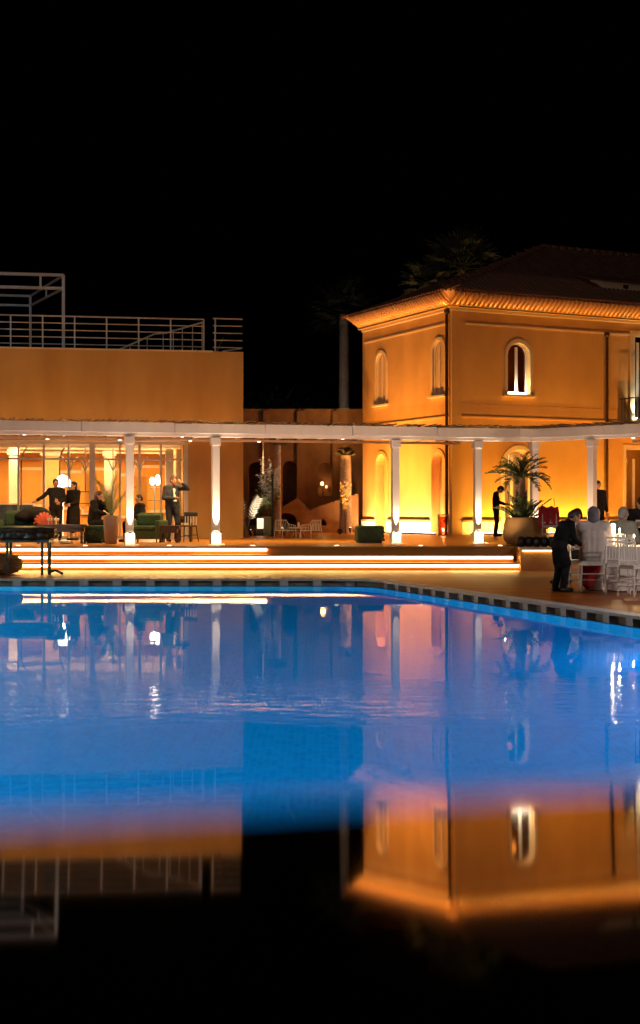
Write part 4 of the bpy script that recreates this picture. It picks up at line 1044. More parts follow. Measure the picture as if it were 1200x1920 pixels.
# ================================================================== PEOPLE
def remeshed(mb, name, material, voxel, parent, smooth_it=4, label=None):
    me = mb.mesh(name, None, False)
    tmp = bpy.data.objects.new('tmp', me); COL.objects.link(tmp)
    m = tmp.modifiers.new('r', 'REMESH'); m.mode = 'VOXEL'; m.voxel_size = voxel; m.use_smooth_shade = True
    s_ = tmp.modifiers.new('s', 'SMOOTH'); s_.iterations = smooth_it; s_.factor = .5
    dg = bpy.context.evaluated_depsgraph_get(); me2 = bpy.data.meshes.new_from_object(tmp.evaluated_get(dg))
    bpy.data.objects.remove(tmp); bpy.data.meshes.remove(me)
    me2.name = name; me2.materials.clear(); me2.materials.append(material)
    o = bpy.data.objects.new(name, me2); COL.objects.link(o); o.parent = parent
    return o
def cap(b, p0, p1, r0, r1):
    p0, p1 = Vector(p0), Vector(p1); b.tube([p0, p1], [r0, r1], 10); b.ball(p0, r0, 10, 6); b.ball(p1, r1, 10, 6)
STAND = dict(pel=(0,0,.93), che=(0,0,1.25), nek=(0,.01,1.46), hed=(0,-.015,1.60),
    shL=(.175,0,1.40), elL=(.235,.03,1.12), wrL=(.25,-.06,.88), shR=(-.175,0,1.40), elR=(-.235,.03,1.12), wrR=(-.25,-.06,.88),
    hiL=(.09,0,.91), knL=(.10,-.03,.50), anL=(.10,.02,.085), hiR=(-.09,0,.91), knR=(-.10,-.03,.50), anR=(-.10,.02,.085), face=(0,-1,0), toeL=(0,-1,0), toeR=(0,-1,0))
SIT = dict(STAND, pel=(0,.05,.52), che=(0,.02,.84), nek=(0,0,1.05), hed=(0,-.03,1.19), shL=(.175,.01,.99), elL=(.23,-.08,.74), wrL=(.14,-.30,.66), shR=(-.175,.01,.99), elR=(-.23,-.08,.74), wrR=(-.14,-.30,.66),
    hiL=(.09,.03,.50), knL=(.11,-.40,.50), anL=(.11,-.38,.085), hiR=(-.09,.03,.50), knR=(-.11,-.40,.50), anR=(-.11,-.38,.085))
def person(label, loc, rz, pose, top='black', bottom='black', skin='skin', hair='hair', long_hair=False, skirt=None, sleeve=True, scale=1.0, hood=None, tie=None, coat=0.0, inflate=0.0, fall=False):
    t = thing('person', label, 'person', loc, rz, None); t.scale = (scale,)*3
    J = {k: Vector(v) for k, v in pose.items()}
    fc = J['face'].normalized(); upv = (J['hed'] - J['nek']).normalized(); sd = upv.cross(fc).normalized(); fc = sd.cross(upv).normalized()
    lat = (J['shL'] - J['shR']).normalized()
    def torso(b, g):
        for s_ in (-1, 0, 1):
            cap(b, J['pel'] + lat * .075 * s_, J['che'] + lat * .085 * s_, .098 + g, .105 + g)
            cap(b, J['che'] + lat * .085 * s_, (J['shL'] + J['shR']) / 2 + lat * .08 * s_ - (J['nek'] - J['che']).normalized() * .03, .105 + g, .075 + g)
        cap(b, J['shR'], J['shL'], .068 + g, .068 + g)
        cap(b, (J['shL'] + J['shR']) / 2, J['nek'], .075 + g, .05 + g)
    def arm(b, s_, g, hand=True):
        cap(b, J['sh'+s_], J['el'+s_], .055 + g, .042 + g); cap(b, J['el'+s_], J['wr'+s_] if hand else J['el'+s_].lerp(J['wr'+s_], .94), .042 + g, .029 + g * (1 if hand else 1.2))
        if hand:
            hd = (J['wr'+s_] - J['el'+s_]).normalized(); pr = hd.cross(fc); pr = pr.normalized() if pr.length > .1 else lat.copy(); nr = hd.cross(pr).normalized()
            w0 = J['wr'+s_]; pe = w0 + hd * .085
            for q in (-1, 0, 1): cap(b, w0 + pr * .012 * q, pe + pr * .024 * q, .019, .015)
            for q, l_ in ((-1.5, .058), (-.5, .074), (.5, .078), (1.5, .066)):
                k1 = pe + pr * .021 * q; k2 = k1 + (hd * .8 + nr * .35).normalized() * l_ * .55; k3 = k2 + (hd * .35 + nr * .9).normalized() * l_ * .45
                cap(b, k1, k2, .0095, .0085); cap(b, k2, k3, .0085, .0075)
            th = w0 + hd * .03 - pr * .028; cap(b, th, th + (hd * .6 - pr * .75).normalized() * .035, .012, .011); cap(b, th + (hd*.6 - pr*.75).normalized() * .035, th + (hd * 1.0 - pr * .3 + nr * .4).normalized() * .065, .011, .009)
    def leg(b, s_, g, full=True):
        cap(b, J['hi'+s_], J['kn'+s_], .085 + g, .055 + g); cap(b, J['kn'+s_], J['an'+s_], .056 + g, .038 + g)
    # the body, one surface
    b = MB(); h0 = J['hed']
    b.ball(h0, (.074, .088, .112), 14, 10) if abs(fc.y) > .7 else b.ball(h0, (.088, .074, .112), 14, 10)
    b.ball(h0 - upv * .055 + fc * .028, .056, 12, 8); cap(b, J['nek'] - upv * .04, h0 - upv * .05, .054, .05)
    cap(b, h0 + fc * .085 + upv * .018, h0 + fc * .106 - upv * .022, .010, .016)       # nose
    cap(b, h0 + fc * .080 + upv * .035 - sd * .03, h0 + fc * .080 + upv * .035 + sd * .03, .013, .013)   # brow
    for s_ in (-1, 1): b.ball(h0 + sd * .078 * s_ - upv * .005, (.018, .022, .03), 8, 6)
    torso(b, 0)
    for s_ in 'LR':
        arm(b, s_, 0); leg(b, s_, 0); to = J['toe'+s_].normalized(); cap(b, J['an'+s_] - Vector((0,0,.045)), J['an'+s_] + to * .15 - Vector((0,0,.055)), .036, .028)
    remeshed(b, 'body', M[skin], .0115, t, 3)
    e = MB()
    for s_ in (-1, 1): e.ball(h0 + fc * .080 + sd * .031 * s_ + upv * .012, .0115, 8, 6)
    e.build('eyes', M['eye'], t, True)
    MB().ball(h0 + fc * .083 - upv * .055, (.022, .012, .008) if abs(fc.y) > .7 else (.012, .022, .008), 8, 6).build('mouth', M['lip'], t, True)
    # clothes
    b = MB(); torso(b, .012 + inflate)
    if coat:
        for s_ in 'LR': cap(b, J['hi'+s_], J['hi'+s_].lerp(J['kn'+s_], coat), .098 + inflate, .108 + inflate)
        cap(b, J['hiL'].lerp(J['knL'], coat), J['hiR'].lerp(J['knR'], coat), .095 + inflate, .095 + inflate); cap(b, J['pel'], (J['hiL'].lerp(J['knL'], coat) + J['hiR'].lerp(J['knR'], coat)) / 2, .115 + inflate, .11 + inflate)
    if sleeve:
        for s_ in 'LR': arm(b, s_, .016 + inflate, False)
    remeshed(b, 'jacket' if sleeve else 'dress_top', M[top], .016, t)
    b = MB()
    if skirt:
        a_ = J['pel'] + Vector((0,0,.06)); kz = (J['knL'] + J['knR']) / 2; az = (J['anL'] + J['anR']) / 2; e_ = kz.lerp(az, skirt)
        cap(b, a_ - Vector((0, 0, .10 if fall else 0)), kz, .12 if fall else .17, .17); cap(b, J['hiL'], J['knL'], .12, .13); cap(b, J['hiR'], J['knR'], .12, .13); cap(b, kz, e_, .17, .15); cap(b, J['knL'], J['knR'], .13, .13)
        if fall: cap(b, J['pel'] + Vector((-.09, 0, -.17)), J['pel'] + Vector((-.10, -.02, -.40)), .10, .09); cap(b, J['pel'] + Vector((.09, 0, -.17)), J['pel'] + Vector((.10, -.02, -.40)), .10, .09); cap(b, J['pel'] + Vector((0, 0, -.17)), J['pel'] + Vector((0, -.02, -.40)), .10, .09)
        remeshed(b, 'skirt', M[bottom], .016, t)
    else:
        cap(b, J['hiL'], J['hiR'], .115, .115); cap(b, J['pel'] + Vector((0,0,.05)), J['pel'], .125, .12)
        for s_ in 'LR': cap(b, J['hi'+s_], J['kn'+s_], .103, .074); cap(b, J['kn'+s_], J['an'+s_].lerp(J['kn'+s_], .03), .074, .062)
        remeshed(b, 'trousers', M[bottom], .016, t)
    b = MB()
    for s_ in 'LR':
        to = J['toe'+s_].normalized(); q = J['an'+s_] - Vector((0,0,.042)); cap(b, q - to * .03, q + to * .17 - Vector((0,0,.008)), .046, .036)
    remeshed(b, 'shoes', M['shoe'], .012, t)
    b = MB(); hb = h0 + upv * .022 - fc * .022
    b.ball(hb, (.088, .098, .108), 14, 10); b.ball(hb - fc * .03 - upv * .04, .078, 12, 8)
    if long_hair:
        cap(b, hb - fc * .05, J['nek'] - fc * .075 - Vector((0,0,.12)), .085, .07); cap(b, hb + sd * .06 - fc * .03, J['nek'] + sd * .08 - fc * .02 - Vector((0,0,.1)), .05, .04); cap(b, hb - sd * .06 - fc * .03, J['nek'] - sd * .08 - fc * .02 - Vector((0,0,.1)), .05, .04)
    if hood:
        cap(b, hb + upv * .0, J['nek'] - fc * .02 - Vector((0,0,.02)), .105, .085); cap(b, J['shL'].lerp(J['shR'], .2), J['shL'].lerp(J['shR'], .8), .085, .085)
        remeshed(b, 'headscarf', M[hood], .014, t)
    else: remeshed(b, 'hair', M[hair], .014, t)
    if tie:
        b = MB(); tp = J['nek'] - (J['nek'] - J['che']).normalized() * .05 + fc * .085; b.add([tp - sd*.03, tp + sd*.03, tp + sd*.05 - Vector((0,0,.32)) + fc*.05, tp - sd*.05 - Vector((0,0,.32)) + fc*.05], [(0,1,2,3)])
        b.add([tp - sd*.03 - fc*.02, tp + sd*.03 - fc*.02, tp + sd*.05 - Vector((0,0,.32)) + fc*.03, tp - sd*.05 - Vector((0,0,.32)) + fc*.03], [(0,3,2,1)])
        b.build('shirt_front', M[tie], t)
    return t
def pose(base, **k): d_ = dict(base); d_.update(k); return d_
def at(px, D, z=TERR): return (GX(px, D), D, z)

person('man in dark suit standing with one arm stretched out, before the round white lamp', at(105, 40.0), .15,
       pose(STAND, elR=(-.36,.02,1.22), wrR=(-.52,-.10,1.12), elL=(.25,-.02,1.14), wrL=(.12,-.24,1.06), face=(.2,-1,-.05)), 'black', 'black', 'skin2', 'hair', scale=1.03, tie='skin2')
person('woman in knee-length black dress with dark hair standing next to the suited man', at(138, 40.4), -.5,
       pose(STAND, elL=(.20,-.05,1.12), wrL=(.06,-.20,1.06), elR=(-.22,-.02,1.12), wrR=(-.12,-.22,1.05)), 'black', 'black', 'skin', 'hair', True, skirt=.35, scale=.99)
person('woman in black with long auburn hair seated on the green pouf, hand at her chin', at(179, 37.6), 1.05,
       pose(SIT, che=(0,-.02,.86), nek=(0,-.08,1.06), hed=(0,-.13,1.19), elL=(.22,-.24,.82), wrL=(.07,-.26,1.04), elR=(-.22,-.2,.78), wrR=(-.05,-.34,.72), shL=(.17,-.06,1.0), shR=(-.17,-.06,1.0)), 'black', 'black', 'skin', 'hair2', True, scale=1.06, inflate=.012)
person('person in black seated behind the lit pergola post, mostly hidden', at(262, 38.3), -1.0, SIT, 'black', 'black', 'skin', 'hair', scale=1.0)
person('man in navy suit standing in front of the glass raising a hand to his face', at(323, 38.4), .45,
       pose(STAND, nek=(0,-.02,1.46), hed=(.02,-.06,1.59), elL=(.40,-.12,1.38), wrL=(.20,-.20,1.52), elR=(-.24,-.02,1.13), wrR=(-.02,-.24,1.12), face=(.3,-1,-.25), knL=(.12,-.08,.50), anL=(.13,.06,.085), anR=(-.12,-.02,.085)), 'navy', 'navy', 'skin2', 'hair2', scale=1.06, tie='shirt')
person('slim person in dark vest and trousers with bowed head standing by the villa front', at(930, 46.8), 1.35,
       pose(STAND, nek=(0,-.05,1.45), hed=(0,-.16,1.54), face=(0,-1,-.9), elL=(.20,-.06,1.14), wrL=(.08,-.30,1.06), elR=(-.20,-.06,1.14), wrR=(-.06,-.30,1.06)), 'char', 'black', 'skin', 'hair', scale=1.02)
lean = pose(STAND, pel=(0,.08,.84), che=(0,.0,1.09), nek=(0,-.10,1.25), hed=(0,-.20,1.33), shL=(.17,-.06,1.20), shR=(-.17,-.06,1.20), elL=(.21,-.10,.95), wrL=(.13,-.27,.84), elR=(-.21,-.10,.95), wrR=(-.12,-.27,.84),
        hiL=(.09,.10,.84), hiR=(-.09,.10,.84), knL=(.10,.04,.46), knR=(-.10,.0,.46), anL=(.10,.12,.085), anR=(-.10,.06,.085), face=(0,-1,-.5))
person('person in long charcoal coat bending forward over the white chairs', at(1057, 23.6, DECK), 1.85, lean, 'char', 'black', 'skin2', 'hair', scale=.95, coat=.85, inflate=.0)
person('person in pale mauve cardigan, red skirt and slate headscarf, back to the pool', at(1113, 24.0, DECK), math.pi - .2, pose(SIT, elL=(.24,-.12,.76), wrL=(.16,-.32,.80)), 'blouse', 'red', 'skin', 'hairg', skirt=.75, scale=1.10, hood='scarf', inflate=.03, coat=.3, fall=True)
person('grey-haired person in grey wool coat seated beyond the linen table', at(1168, 26.2, DECK), 2.5, SIT, 'grey', 'black', 'skin', 'hairg', scale=1.10, inflate=.015)
person('person in dark clothes with red-lit face holding a white card at the table', at(1194, 27.0, DECK), .25, pose(STAND, che=(0,-.05,1.22), nek=(0,-.12,1.40), hed=(0,-.19,1.51), shL=(.175,-.09,1.34), shR=(-.175,-.09,1.34), elL=(.24,-.16,1.08), wrL=(.10,-.38,1.08), elR=(-.24,-.16,1.08), wrR=(-.10,-.38,1.08), face=(-.1,-1,-.7)), 'black', 'black', 'skin2', 'hair', scale=1.0)  # red light on the face is put into the darker skin tone
person('person with dark hair standing behind the pergola post at the right', at(1121, 36.2), .3, STAND, 'black', 'black', 'skin', 'hair', scale=.95)
person('person in white shirt seated beyond the bending person, face half hidden', at(1083, 26.4, DECK), -.9, SIT, 'shirt', 'black', 'skin2', 'hair', scale=1.08)

# ================================================================== FURNITURE
# ---- white ballroom chairs
def spindle_chair(label):
    t = thing('banquet_chair', label, 'chair', group='white spindle-back chairs')
    m = M['white_metal']
    MB().box(-.20, -.20, .44, .20, .20, .475).build('seat', m, t, bevel=.012)
    MB().box(-.185, -.185, .476, .185, .185, .505).build('cushion', M['cloth'], t, bevel=.012)
    for s_ in (-1, 1):
        MB().tube([(s_*.185, -.185, .44), (s_*.185, -.19, .2), (s_*.19, -.20, 0)], [.017, .015, .012], 8).build('leg', m, t)
        MB().tube([(s_*.18, .23, 0), (s_*.18, .19, .44), (s_*.175, .205, .70), (s_*.165, .25, .93)], [.013, .017, .015, .013], 8).build('leg', m, t)
        for z in (.16, .28): MB().tube([(s_*.187, -.19, z), (s_*.18, .205, z)], .010, 6).build('stretcher', m, t)
    for z, y in ((.92, .248), (.86, .236), (.56, .196)): MB().tube([(-.17, y, z), (0, y + .012, z), (.17, y, z)], .012, 6).build('back_rail', m, t)
    for i in range(6):
        x = -.12 + .048 * i; MB().tube([(x, .20, .56), (x, .238, .86)], .008, 6).build('spindle', m, t)
    for y, z in ((-.19, .2), (-.19, .3), (.21, .2), (.2, .3)): MB().tube([(-.18, y, z), (.18, y, z)], .010, 6).build('stretcher', m, t)
    return t
c0 = spindle_chair('white spindle-back chair under the person in the red skirt')
c0.location = at(1109, 23.75, DECK); c0.rotation_euler = (0, 0, math.pi - .1 + math.pi)
def chair_at(px, D, rz, label): return dup(c0, at(px, D, DECK), rz, label)
chair_at(1079, 24.6, .9, 'white spindle-back chair between the charcoal coat and the red skirt')
chair_at(1158, 23.0, -.15, 'white spindle-back chair nearest the pool edge, back turned to the camera')
chair_at(1192, 22.3, .45, 'white spindle-back chair at the right edge of the photo, in front of the linen')
chair_at(1136, 24.2, -.5, 'white spindle-back chair half behind the nearest chair, left of the linen')
chair_at(1172, 26.4, 2.6, 'white spindle-back chair under the person in the grey coat')
chair_at(1086, 26.5, 2.2, 'white spindle-back chair under the person in the white shirt')
cr = dup(c0, at(1036, 33.3, TERR), .2, 'white spindle-back chair on the terrace beside the large planter, under a red shawl')
# red shawl over that chair
t = thing('red_shawl', 'crumpled red shawl hung over a white chair back beside the planter', 'shawl', at(1036, 33.3, TERR + .55), .2)
b = MB(); n1, n2_ = 14, 12; vs_ = []; fs_ = []
for j in range(n2_ + 1):
    v = j / n2_; a_ = (v - .5) * 2
    for i in range(n1 + 1):
        u = i / n1 * 2 - 1
        z = .40 - abs(a_) ** 1.3 * .52 + .02 * math.sin(u * 7 + j); y = .245 + (.05 if a_ > 0 else -.05) * min(1, abs(a_) * 4) + .015 * math.sin(u * 9 + j * .6)
        vs_.append((u * (.23 + .03 * abs(a_)), y, z))
for j in range(n2_):
    for i in range(n1): q = j * (n1 + 1) + i; fs_.append((q, q+1, q+n1+2, q+n1+1))
b.add(vs_, fs_); o = b.build('shawl_cloth', M['red'], t, True); sm = o.modifiers.new('s', 'SOLIDIFY'); sm.thickness = .02
MB().tube([(.14, .25, .40), (.15, .26, .50), (.13, .27, .60)], .008, 5).build('fringe_cord', M['red'], t)
# ---- table with linen, candles and glasses
tb = thing('banquet_table', 'round table under floor-length white linen among the white chairs', 'table', at(1195, 24.2, DECK))
b = MB(); n = 48; prof = [(.0, .765), (.70, .765), (.745, .755), (.76, .70), (.77, .5), (.80, .25), (.83, .02)]; vs_ = []; fs_ = []
for r_, z in prof[1:]:
    for k in range(n):
        a_ = 2*math.pi*k/n; fl = (.755 - z) * .10 * math.sin(a_ * 11) if z < .75 else 0; vs_.append(((r_ + fl) * math.cos(a_), (r_ + fl) * math.sin(a_), z))
for i in range(len(prof) - 2):
    for k in range(n): fs_.append((i*n+k, i*n+(k+1) % n, (i+1)*n+(k+1) % n, (i+1)*n+k))
fs_.append(tuple(range(n))); b.add(vs_, fs_); b.build('tablecloth', M['cloth'], tb, True)
MB().lathe([(.69, .72), (.69, .755)], 40).build('table_top', M['wood_d'], tb); MB().lathe([(.25, 0), (.25, .03), (.05, .06), (.05, .72)], 16).build('table_leg', M['iron'], tb)
tx, ty = GX(1195, 24.2), 24.2; tz = DECK + .767
lab = ['leftmost', 'second', 'third', 'fourth', 'fifth', 'rightmost']
def wineglass(x, y, z, label, group, s=1.0):
    t = thing('wine_glass', label, 'glass', (x, y, z), 0, group); t.scale = (s,)*3
    MB().lathe([(.035, 0), (.035, .004), (.006, .01), (.005, .09), (.03, .12), (.04, .16), (.034, .20), (.031, .20), (.036, .16), (.027, .123), (.0, .112)], 12, cap=False).build('glass_bowl', M['glassware'], t, True); return t
for i in range(6):
    a_ = math.pi + (i - 2.5) * .32; wineglass(tx + .52 * math.cos(a_) + .15, ty + .52 * math.sin(a_) - .1, tz, 'clear stemmed glass on the white linen table, ' + lab[i] + ' of the row', 'glasses on the linen table')
def candle(x, y, z, label, h=.16):
    t = thing('candle_holder', label, 'candle', (x, y, z), 0, 'candles on the linen table')
    MB().lathe([(.045, 0), (.045, .012), (.012, .02), (.012, .05), (.03, .06), (.03, .065)], 12).build('holder', M['rail'], t, True)
    MB().lathe([(.018, .066), (.018, h)], 10).build('wax', M['shirt'], t); MB().ball((0, 0, h + .03), (.012, .012, .028), 8, 6).build('flame', M['candle'], t, True)
    lamp('POINT', t, (0, 0, h + .09), 2.6, (1.0, .66, .30), size=.02)
for i, (dx, dy) in enumerate(((-.42, .05), (-.12, -.28), (-.25, .28), (.15, .1))):
    candle(tx + dx, ty + dy, tz, ('candle near the left rim of the linen table', 'candle at the front of the linen table', 'candle at the back of the linen table', 'candle in the middle of the linen table')[i], (.20, .14, .24, .18)[i])
t = thing('tall_candle_lamp', 'tall slim glowing tube lamp on the linen table', 'lamp', (tx - .32, ty + .45, tz)); MB().lathe([(.06, 0), (.06, .02), (.03, .03)], 14).build('lamp_foot', M['rail'], t); MB().lathe([(.035, .031), (.035, .36), (.02, .38)], 14).build('lamp_tube', M['tube'], t, True)
lamp('POINT', t, (-.07, -.07, .42), 6, (1.0,.8,.55), size=.03)
t = thing('menu_card', 'white printed card held by the person in dark clothes', 'card', (GX(1194, 27.0) - .06, 27.0 - .50, DECK + 1.05), .3)
MB().box(-.09, -.004, 0, .09, 0, .15).build('card_sheet', M['paper'], t); MB().box(-.06, -.006, .03, .06, -.0045, .12).build('card_print', M['taupe'], t)

# ---- large planter with a sago palm
pt = thing('sago_palm_planter', 'broad ochre round planter with a sago palm at the terrace edge', 'planter', at(984, 34.4))
MB().lathe([(.30, 0), (.44, .02), (.52, .14), (.545, .32), (.52, .52), (.47, .66), (.45, .69), (.41, .69), (.41, .60), (.0, .58)], 32, cap=False).build('pot', M['pot'], pt, True)
MB().lathe([(.405, .60), (.2, .63), (0, .64)], 20, cap=False).build('soil', M['ground'], pt, True)
trunk_mesh(1.05, .13, .10, n=12, ring=.06, rough=.22).build('trunk', M['bark'], pt, True, loc=(-.10, 0, .62))
def sago_frond(L_, droop, nl=30, wl=.20, lw=.011):
    b = MB(); pts = [Vector((L_ * u * (1 - .18 * droop * u), 0, L_ * (.42 * u - droop * u * u))) for u in [i / 10 for i in range(11)]]
    b.tube(pts, [.016 - .0012 * i for i in range(11)], 5)
    for k in range(nl):
        u = .14 + .84 * k / (nl - 1); j = min(int(u * 10), 9); q = pts[j].lerp(pts[j+1], u * 10 - j); dd = (pts[j+1] - pts[j]).normalized(); upn = Vector((0,1,0)).cross(dd) * -1
        l_ = wl * math.sin(math.pi * min(1, .18 + .80 * u)) ** .6 * random.uniform(.75, 1.12)
        for s_ in (-1, 1):
            e = q + (Vector((0, s_, 0)) * .72 + dd * random.uniform(.4, .85) + upn * random.uniform(-.05, .42)).normalized() * l_; wv = dd * lw
            b.add([q - wv, (q + e) / 2 - wv * 1.1 + upn * .012, e, (q + e) / 2 + wv * 1.1 + upn * .012, q + wv], [(0,1,3,4), (1,2,3)])
    return b
ms = [sago_frond(random.uniform(.88, 1.0), dr).mesh('frond', M['leaf']) for dr in (.34, .46, .58, .28, .66, .40, .52)]
for i in range(26):
    az = i * 2.39996 + .3; el = .75 - 1.05 * (i / 26)
    same_mesh('frond', ms[i % 7], pt, (-.10, 0, 1.66 + .05 * random.random()), (random.uniform(-.35, .35), -el + random.uniform(-.12, .12), az + random.uniform(-.2, .2)), (random.uniform(.8, 1.12),)*3)
ms2 = [sago_frond(random.uniform(.66, .80), dr, 22, .14).mesh('frond', M['leaf']) for dr in (.15, .3, .45)]
for i in range(30):
    az = i * 2.39996; el = 1.15 - 1.0 * (i / 30)
    same_mesh('frond', ms2[i % 3], pt, (-.05 + .20 * math.cos(az) * (i / 30), .2 * math.sin(az) * (i / 30), .62), (0, -el, az), (random.uniform(.85, 1.1),)*3)
# row of small dark bowls in front of it
for i in range(5):
    px = 977 + i * 14.5
    t = thing('dark_bowl_pot', ('leftmost', 'second from left', 'middle', 'second from right', 'rightmost')[i] + ' of five dark glazed pots lined up below the planter', 'pot', at(px, 32.75), 0, 'dark pots on the terrace edge')
    b = MB(); b.lathe([(.05, 0), (.085, .03), (.105, .11), (.095, .19), (.075, .22), (.066, .22), (.08, .16), (.0, .12)], 16, cap=False); b.build('pot_body', M['shoe'], t, True); MB().lathe([(.068, .221), (.08, .23), (.068, .24)], 16, cap=False).build('pot_rim', M['pipe'], t, True)
# ---- lantern at the villa corner
t = thing('floor_lantern', 'brown box lantern with a candle glow at the villa corner', 'lantern', at(831, 47.2))
m_ = glass_mat('smoked lantern glass', (.75,.5,.4)); 
for sx_ in (-1, 1):
    for sy_ in (-1, 1): MB().box(sx_*.16 - .012, sy_*.16 - .012, 0, sx_*.16 + .012, sy_*.16 + .012, .70).build('lantern_post', M['taupe'], t)
for sy_ in (-1, 1): MB().box(-.147, sy_*.158 - .003, .03, .147, sy_*.158 + .003, .67).build('lantern_pane', m_, t); MB().box(sy_*.158 - .003, -.147, .03, sy_*.158 + .003, .147, .67).build('lantern_pane', m_, t)
MB().box(-.18, -.18, .701, .18, .18, .74).build('lantern_lid', M['taupe'], t); MB().box(-.17, -.17, 0, .17, .17, .025).build('lantern_floor', M['taupe'], t)
MB().lathe([(.05, .026), (.05, .18)], 12).build('lantern_candle', M['shirt'], t); MB().ball((0, 0, .22), (.03, .03, .05), 8, 6).build('flame', M['candle'], t, True); lamp('POINT', t, (0, -.08, .24), 5, WARM, size=.03)

# ---- green tufted poufs
def pouf(px, D, w_, h, label, m='green', rz=.1):
    t = thing('pouf', label, 'pouf', at(px, D), rz, 'green tufted poufs')
    MB().box(-w_/2, -w_/2, .03, w_/2, w_/2, h).build('pouf_body', M[m], t, bevel=.06)
    me = MB().add([(-.075,0,0),(0,-.02,-.04),(.075,0,0),(0,-.02,.04),(-.0,-.034,0)], [(0,1,4),(1,2,4),(2,3,4),(3,0,4)]).mesh('tuft', M[m])
    nx = max(3, int(w_ / .15)); nz = max(3, int((h - .06) / .085))
    for r_ in range(nz):
        for c_ in range(nx - (r_ % 2)):
            x = -w_/2 + .08 + (c_ + .5 * (r_ % 2)) * (w_ - .16) / max(1, nx - 1); z = .08 + r_ * (h - .14) / (nz - 1)
            same_mesh('tuft', me, t, (x, -w_/2 - .004, z)); same_mesh('tuft', me, t, (w_/2 + .004, x, z), (0, 0, math.pi/2))
    MB().box(-w_/2 + .05, -w_/2 + .05, 0, w_/2 - .05, w_/2 - .05, .03).build('pouf_foot', M['wood_d'], t)
    return t
pouf(692, 36.9, .70, .46, 'green tufted pouf alone on the terrace before the villa')
pouf(178, 36.7, .50, .47, 'dark green diamond-tufted pouf under the seated woman', 'dgreen')
# ---- tall planter with big leaves
t = thing('tall_planter', 'tall taupe cylinder planter with arching palm leaves beside the pergola post', 'planter', at(208, 35.7))
MB().lathe([(.13, 0), (.15, .02), (.185, .4), (.19, .70), (.18, .735), (.16, .735), (.16, .66), (0, .65)], 24, cap=False).build('planter_body', M['taupe'], t, True)
ms = [sago_frond(1.15, dr, 20, .24, .009).mesh('frond', M['leaf2']) for dr in (.25, .45)]
for i in range(9): same_mesh('frond', ms[i % 2], t, (0, 0, .66), (0, -(1.25 - .07 * i), i * 2.4 + .4), (1.0,)*3)
# ---- sofas
def sofa(px, D, w_, label, m, rz=0, h=.78):
    t = thing('sofa', label, 'sofa', at(px, D), rz, 'velvet sofas')
    MB().box(-w_/2, -.40, .10, w_/2, .40, .32).build('sofa_base', M[m], t, bevel=.03)
    n_ = max(1, round(w_ / .75))
    for i in range(n_):
        x0 = -w_/2 + .14 + (w_ - .28) * i / n_; x1 = -w_/2 + .14 + (w_ - .28) * (i + 1) / n_
        MB().box(x0 + .005, -.40, .322, x1 - .005, .20, .45).build('seat_cushion', M[m], t, bevel=.04); MB().box(x0 + .005, .12, .452, x1 - .005, .30, h - .03).build('back_cushion', M[m], t, bevel=.05)
    MB().box(-w_/2 + .14, .302, .322, w_/2 - .14, .42, h).build('sofa_back', M[m], t, bevel=.04)
    for s_ in (-1, 1): MB().box(s_*(w_/2 - .07) - .069, -.41, .10, s_*(w_/2 - .07) + .069, .42, .60).build('armrest', M[m], t, bevel=.05)
    for sx_ in (-1, 1):
        for sy_ in (-1, 1): MB().tube([(sx_*(w_/2 - .1), sy_*.32, 0), (sx_*(w_/2 - .1), sy_*.32, .10)], .022, 8).build('leg', M['wood_d'], t)
    return t
sofa(50, 38.0, 1.5, 'dark green velvet sofa at the left end of the terrace', 'dgreen', .1, .86)
sofa(276, 37.6, .95, 'green armchair sofa just right of the lit pergola post', 'green', -.2, .80)
# black throw over the first sofa's back
t = thing('throw_blanket', 'black throw heaped over the back of the dark green sofa', 'blanket', (GX(64, 38.0), 37.95, TERR + .5))
b = MB(); b.ball((0, .12, .28), (.42, .26, .20), 16, 8); b.ball((.3, 0, .12), (.30, .3, .14), 14, 8); b.ball((-.25, .1, .2), (.3, .25, .16), 14, 8); remeshed(b, 'blanket_cloth', M['black'], .03, t)
# coral shell chair with the glasses before it
t = thing('shell_chair', 'coral red shell-backed chair behind the low dark table', 'chair', at(84, 37.4), .3); t.scale = (.85, .85, .9)
b = MB()
for i in range(9):
    a_ = math.pi * (i / 8) ; b.tube([(0, .12, .40), (.20 * math.cos(a_), .20, .62 + .12 * math.sin(a_)), (.30 * math.cos(a_), .26, .56 + .34 * math.sin(a_))], [.03, .05, .045], 8)
b.build('shell_back', M['orange'], t, True); MB().lathe([(.05, .34), (.27, .36), (.28, .42), (.22, .45), (0, .455)], 24, (0, -.05, 0), False).build('seat', M['orange'], t, True)
for k in range(4): a_ = math.pi/4 + k * math.pi/2; MB().tube([(.2*math.cos(a_), .2*math.sin(a_) - .05, 0), (.15*math.cos(a_), .15*math.sin(a_) - .05, .36)], .016, 8).build('leg', M['iron'], t)
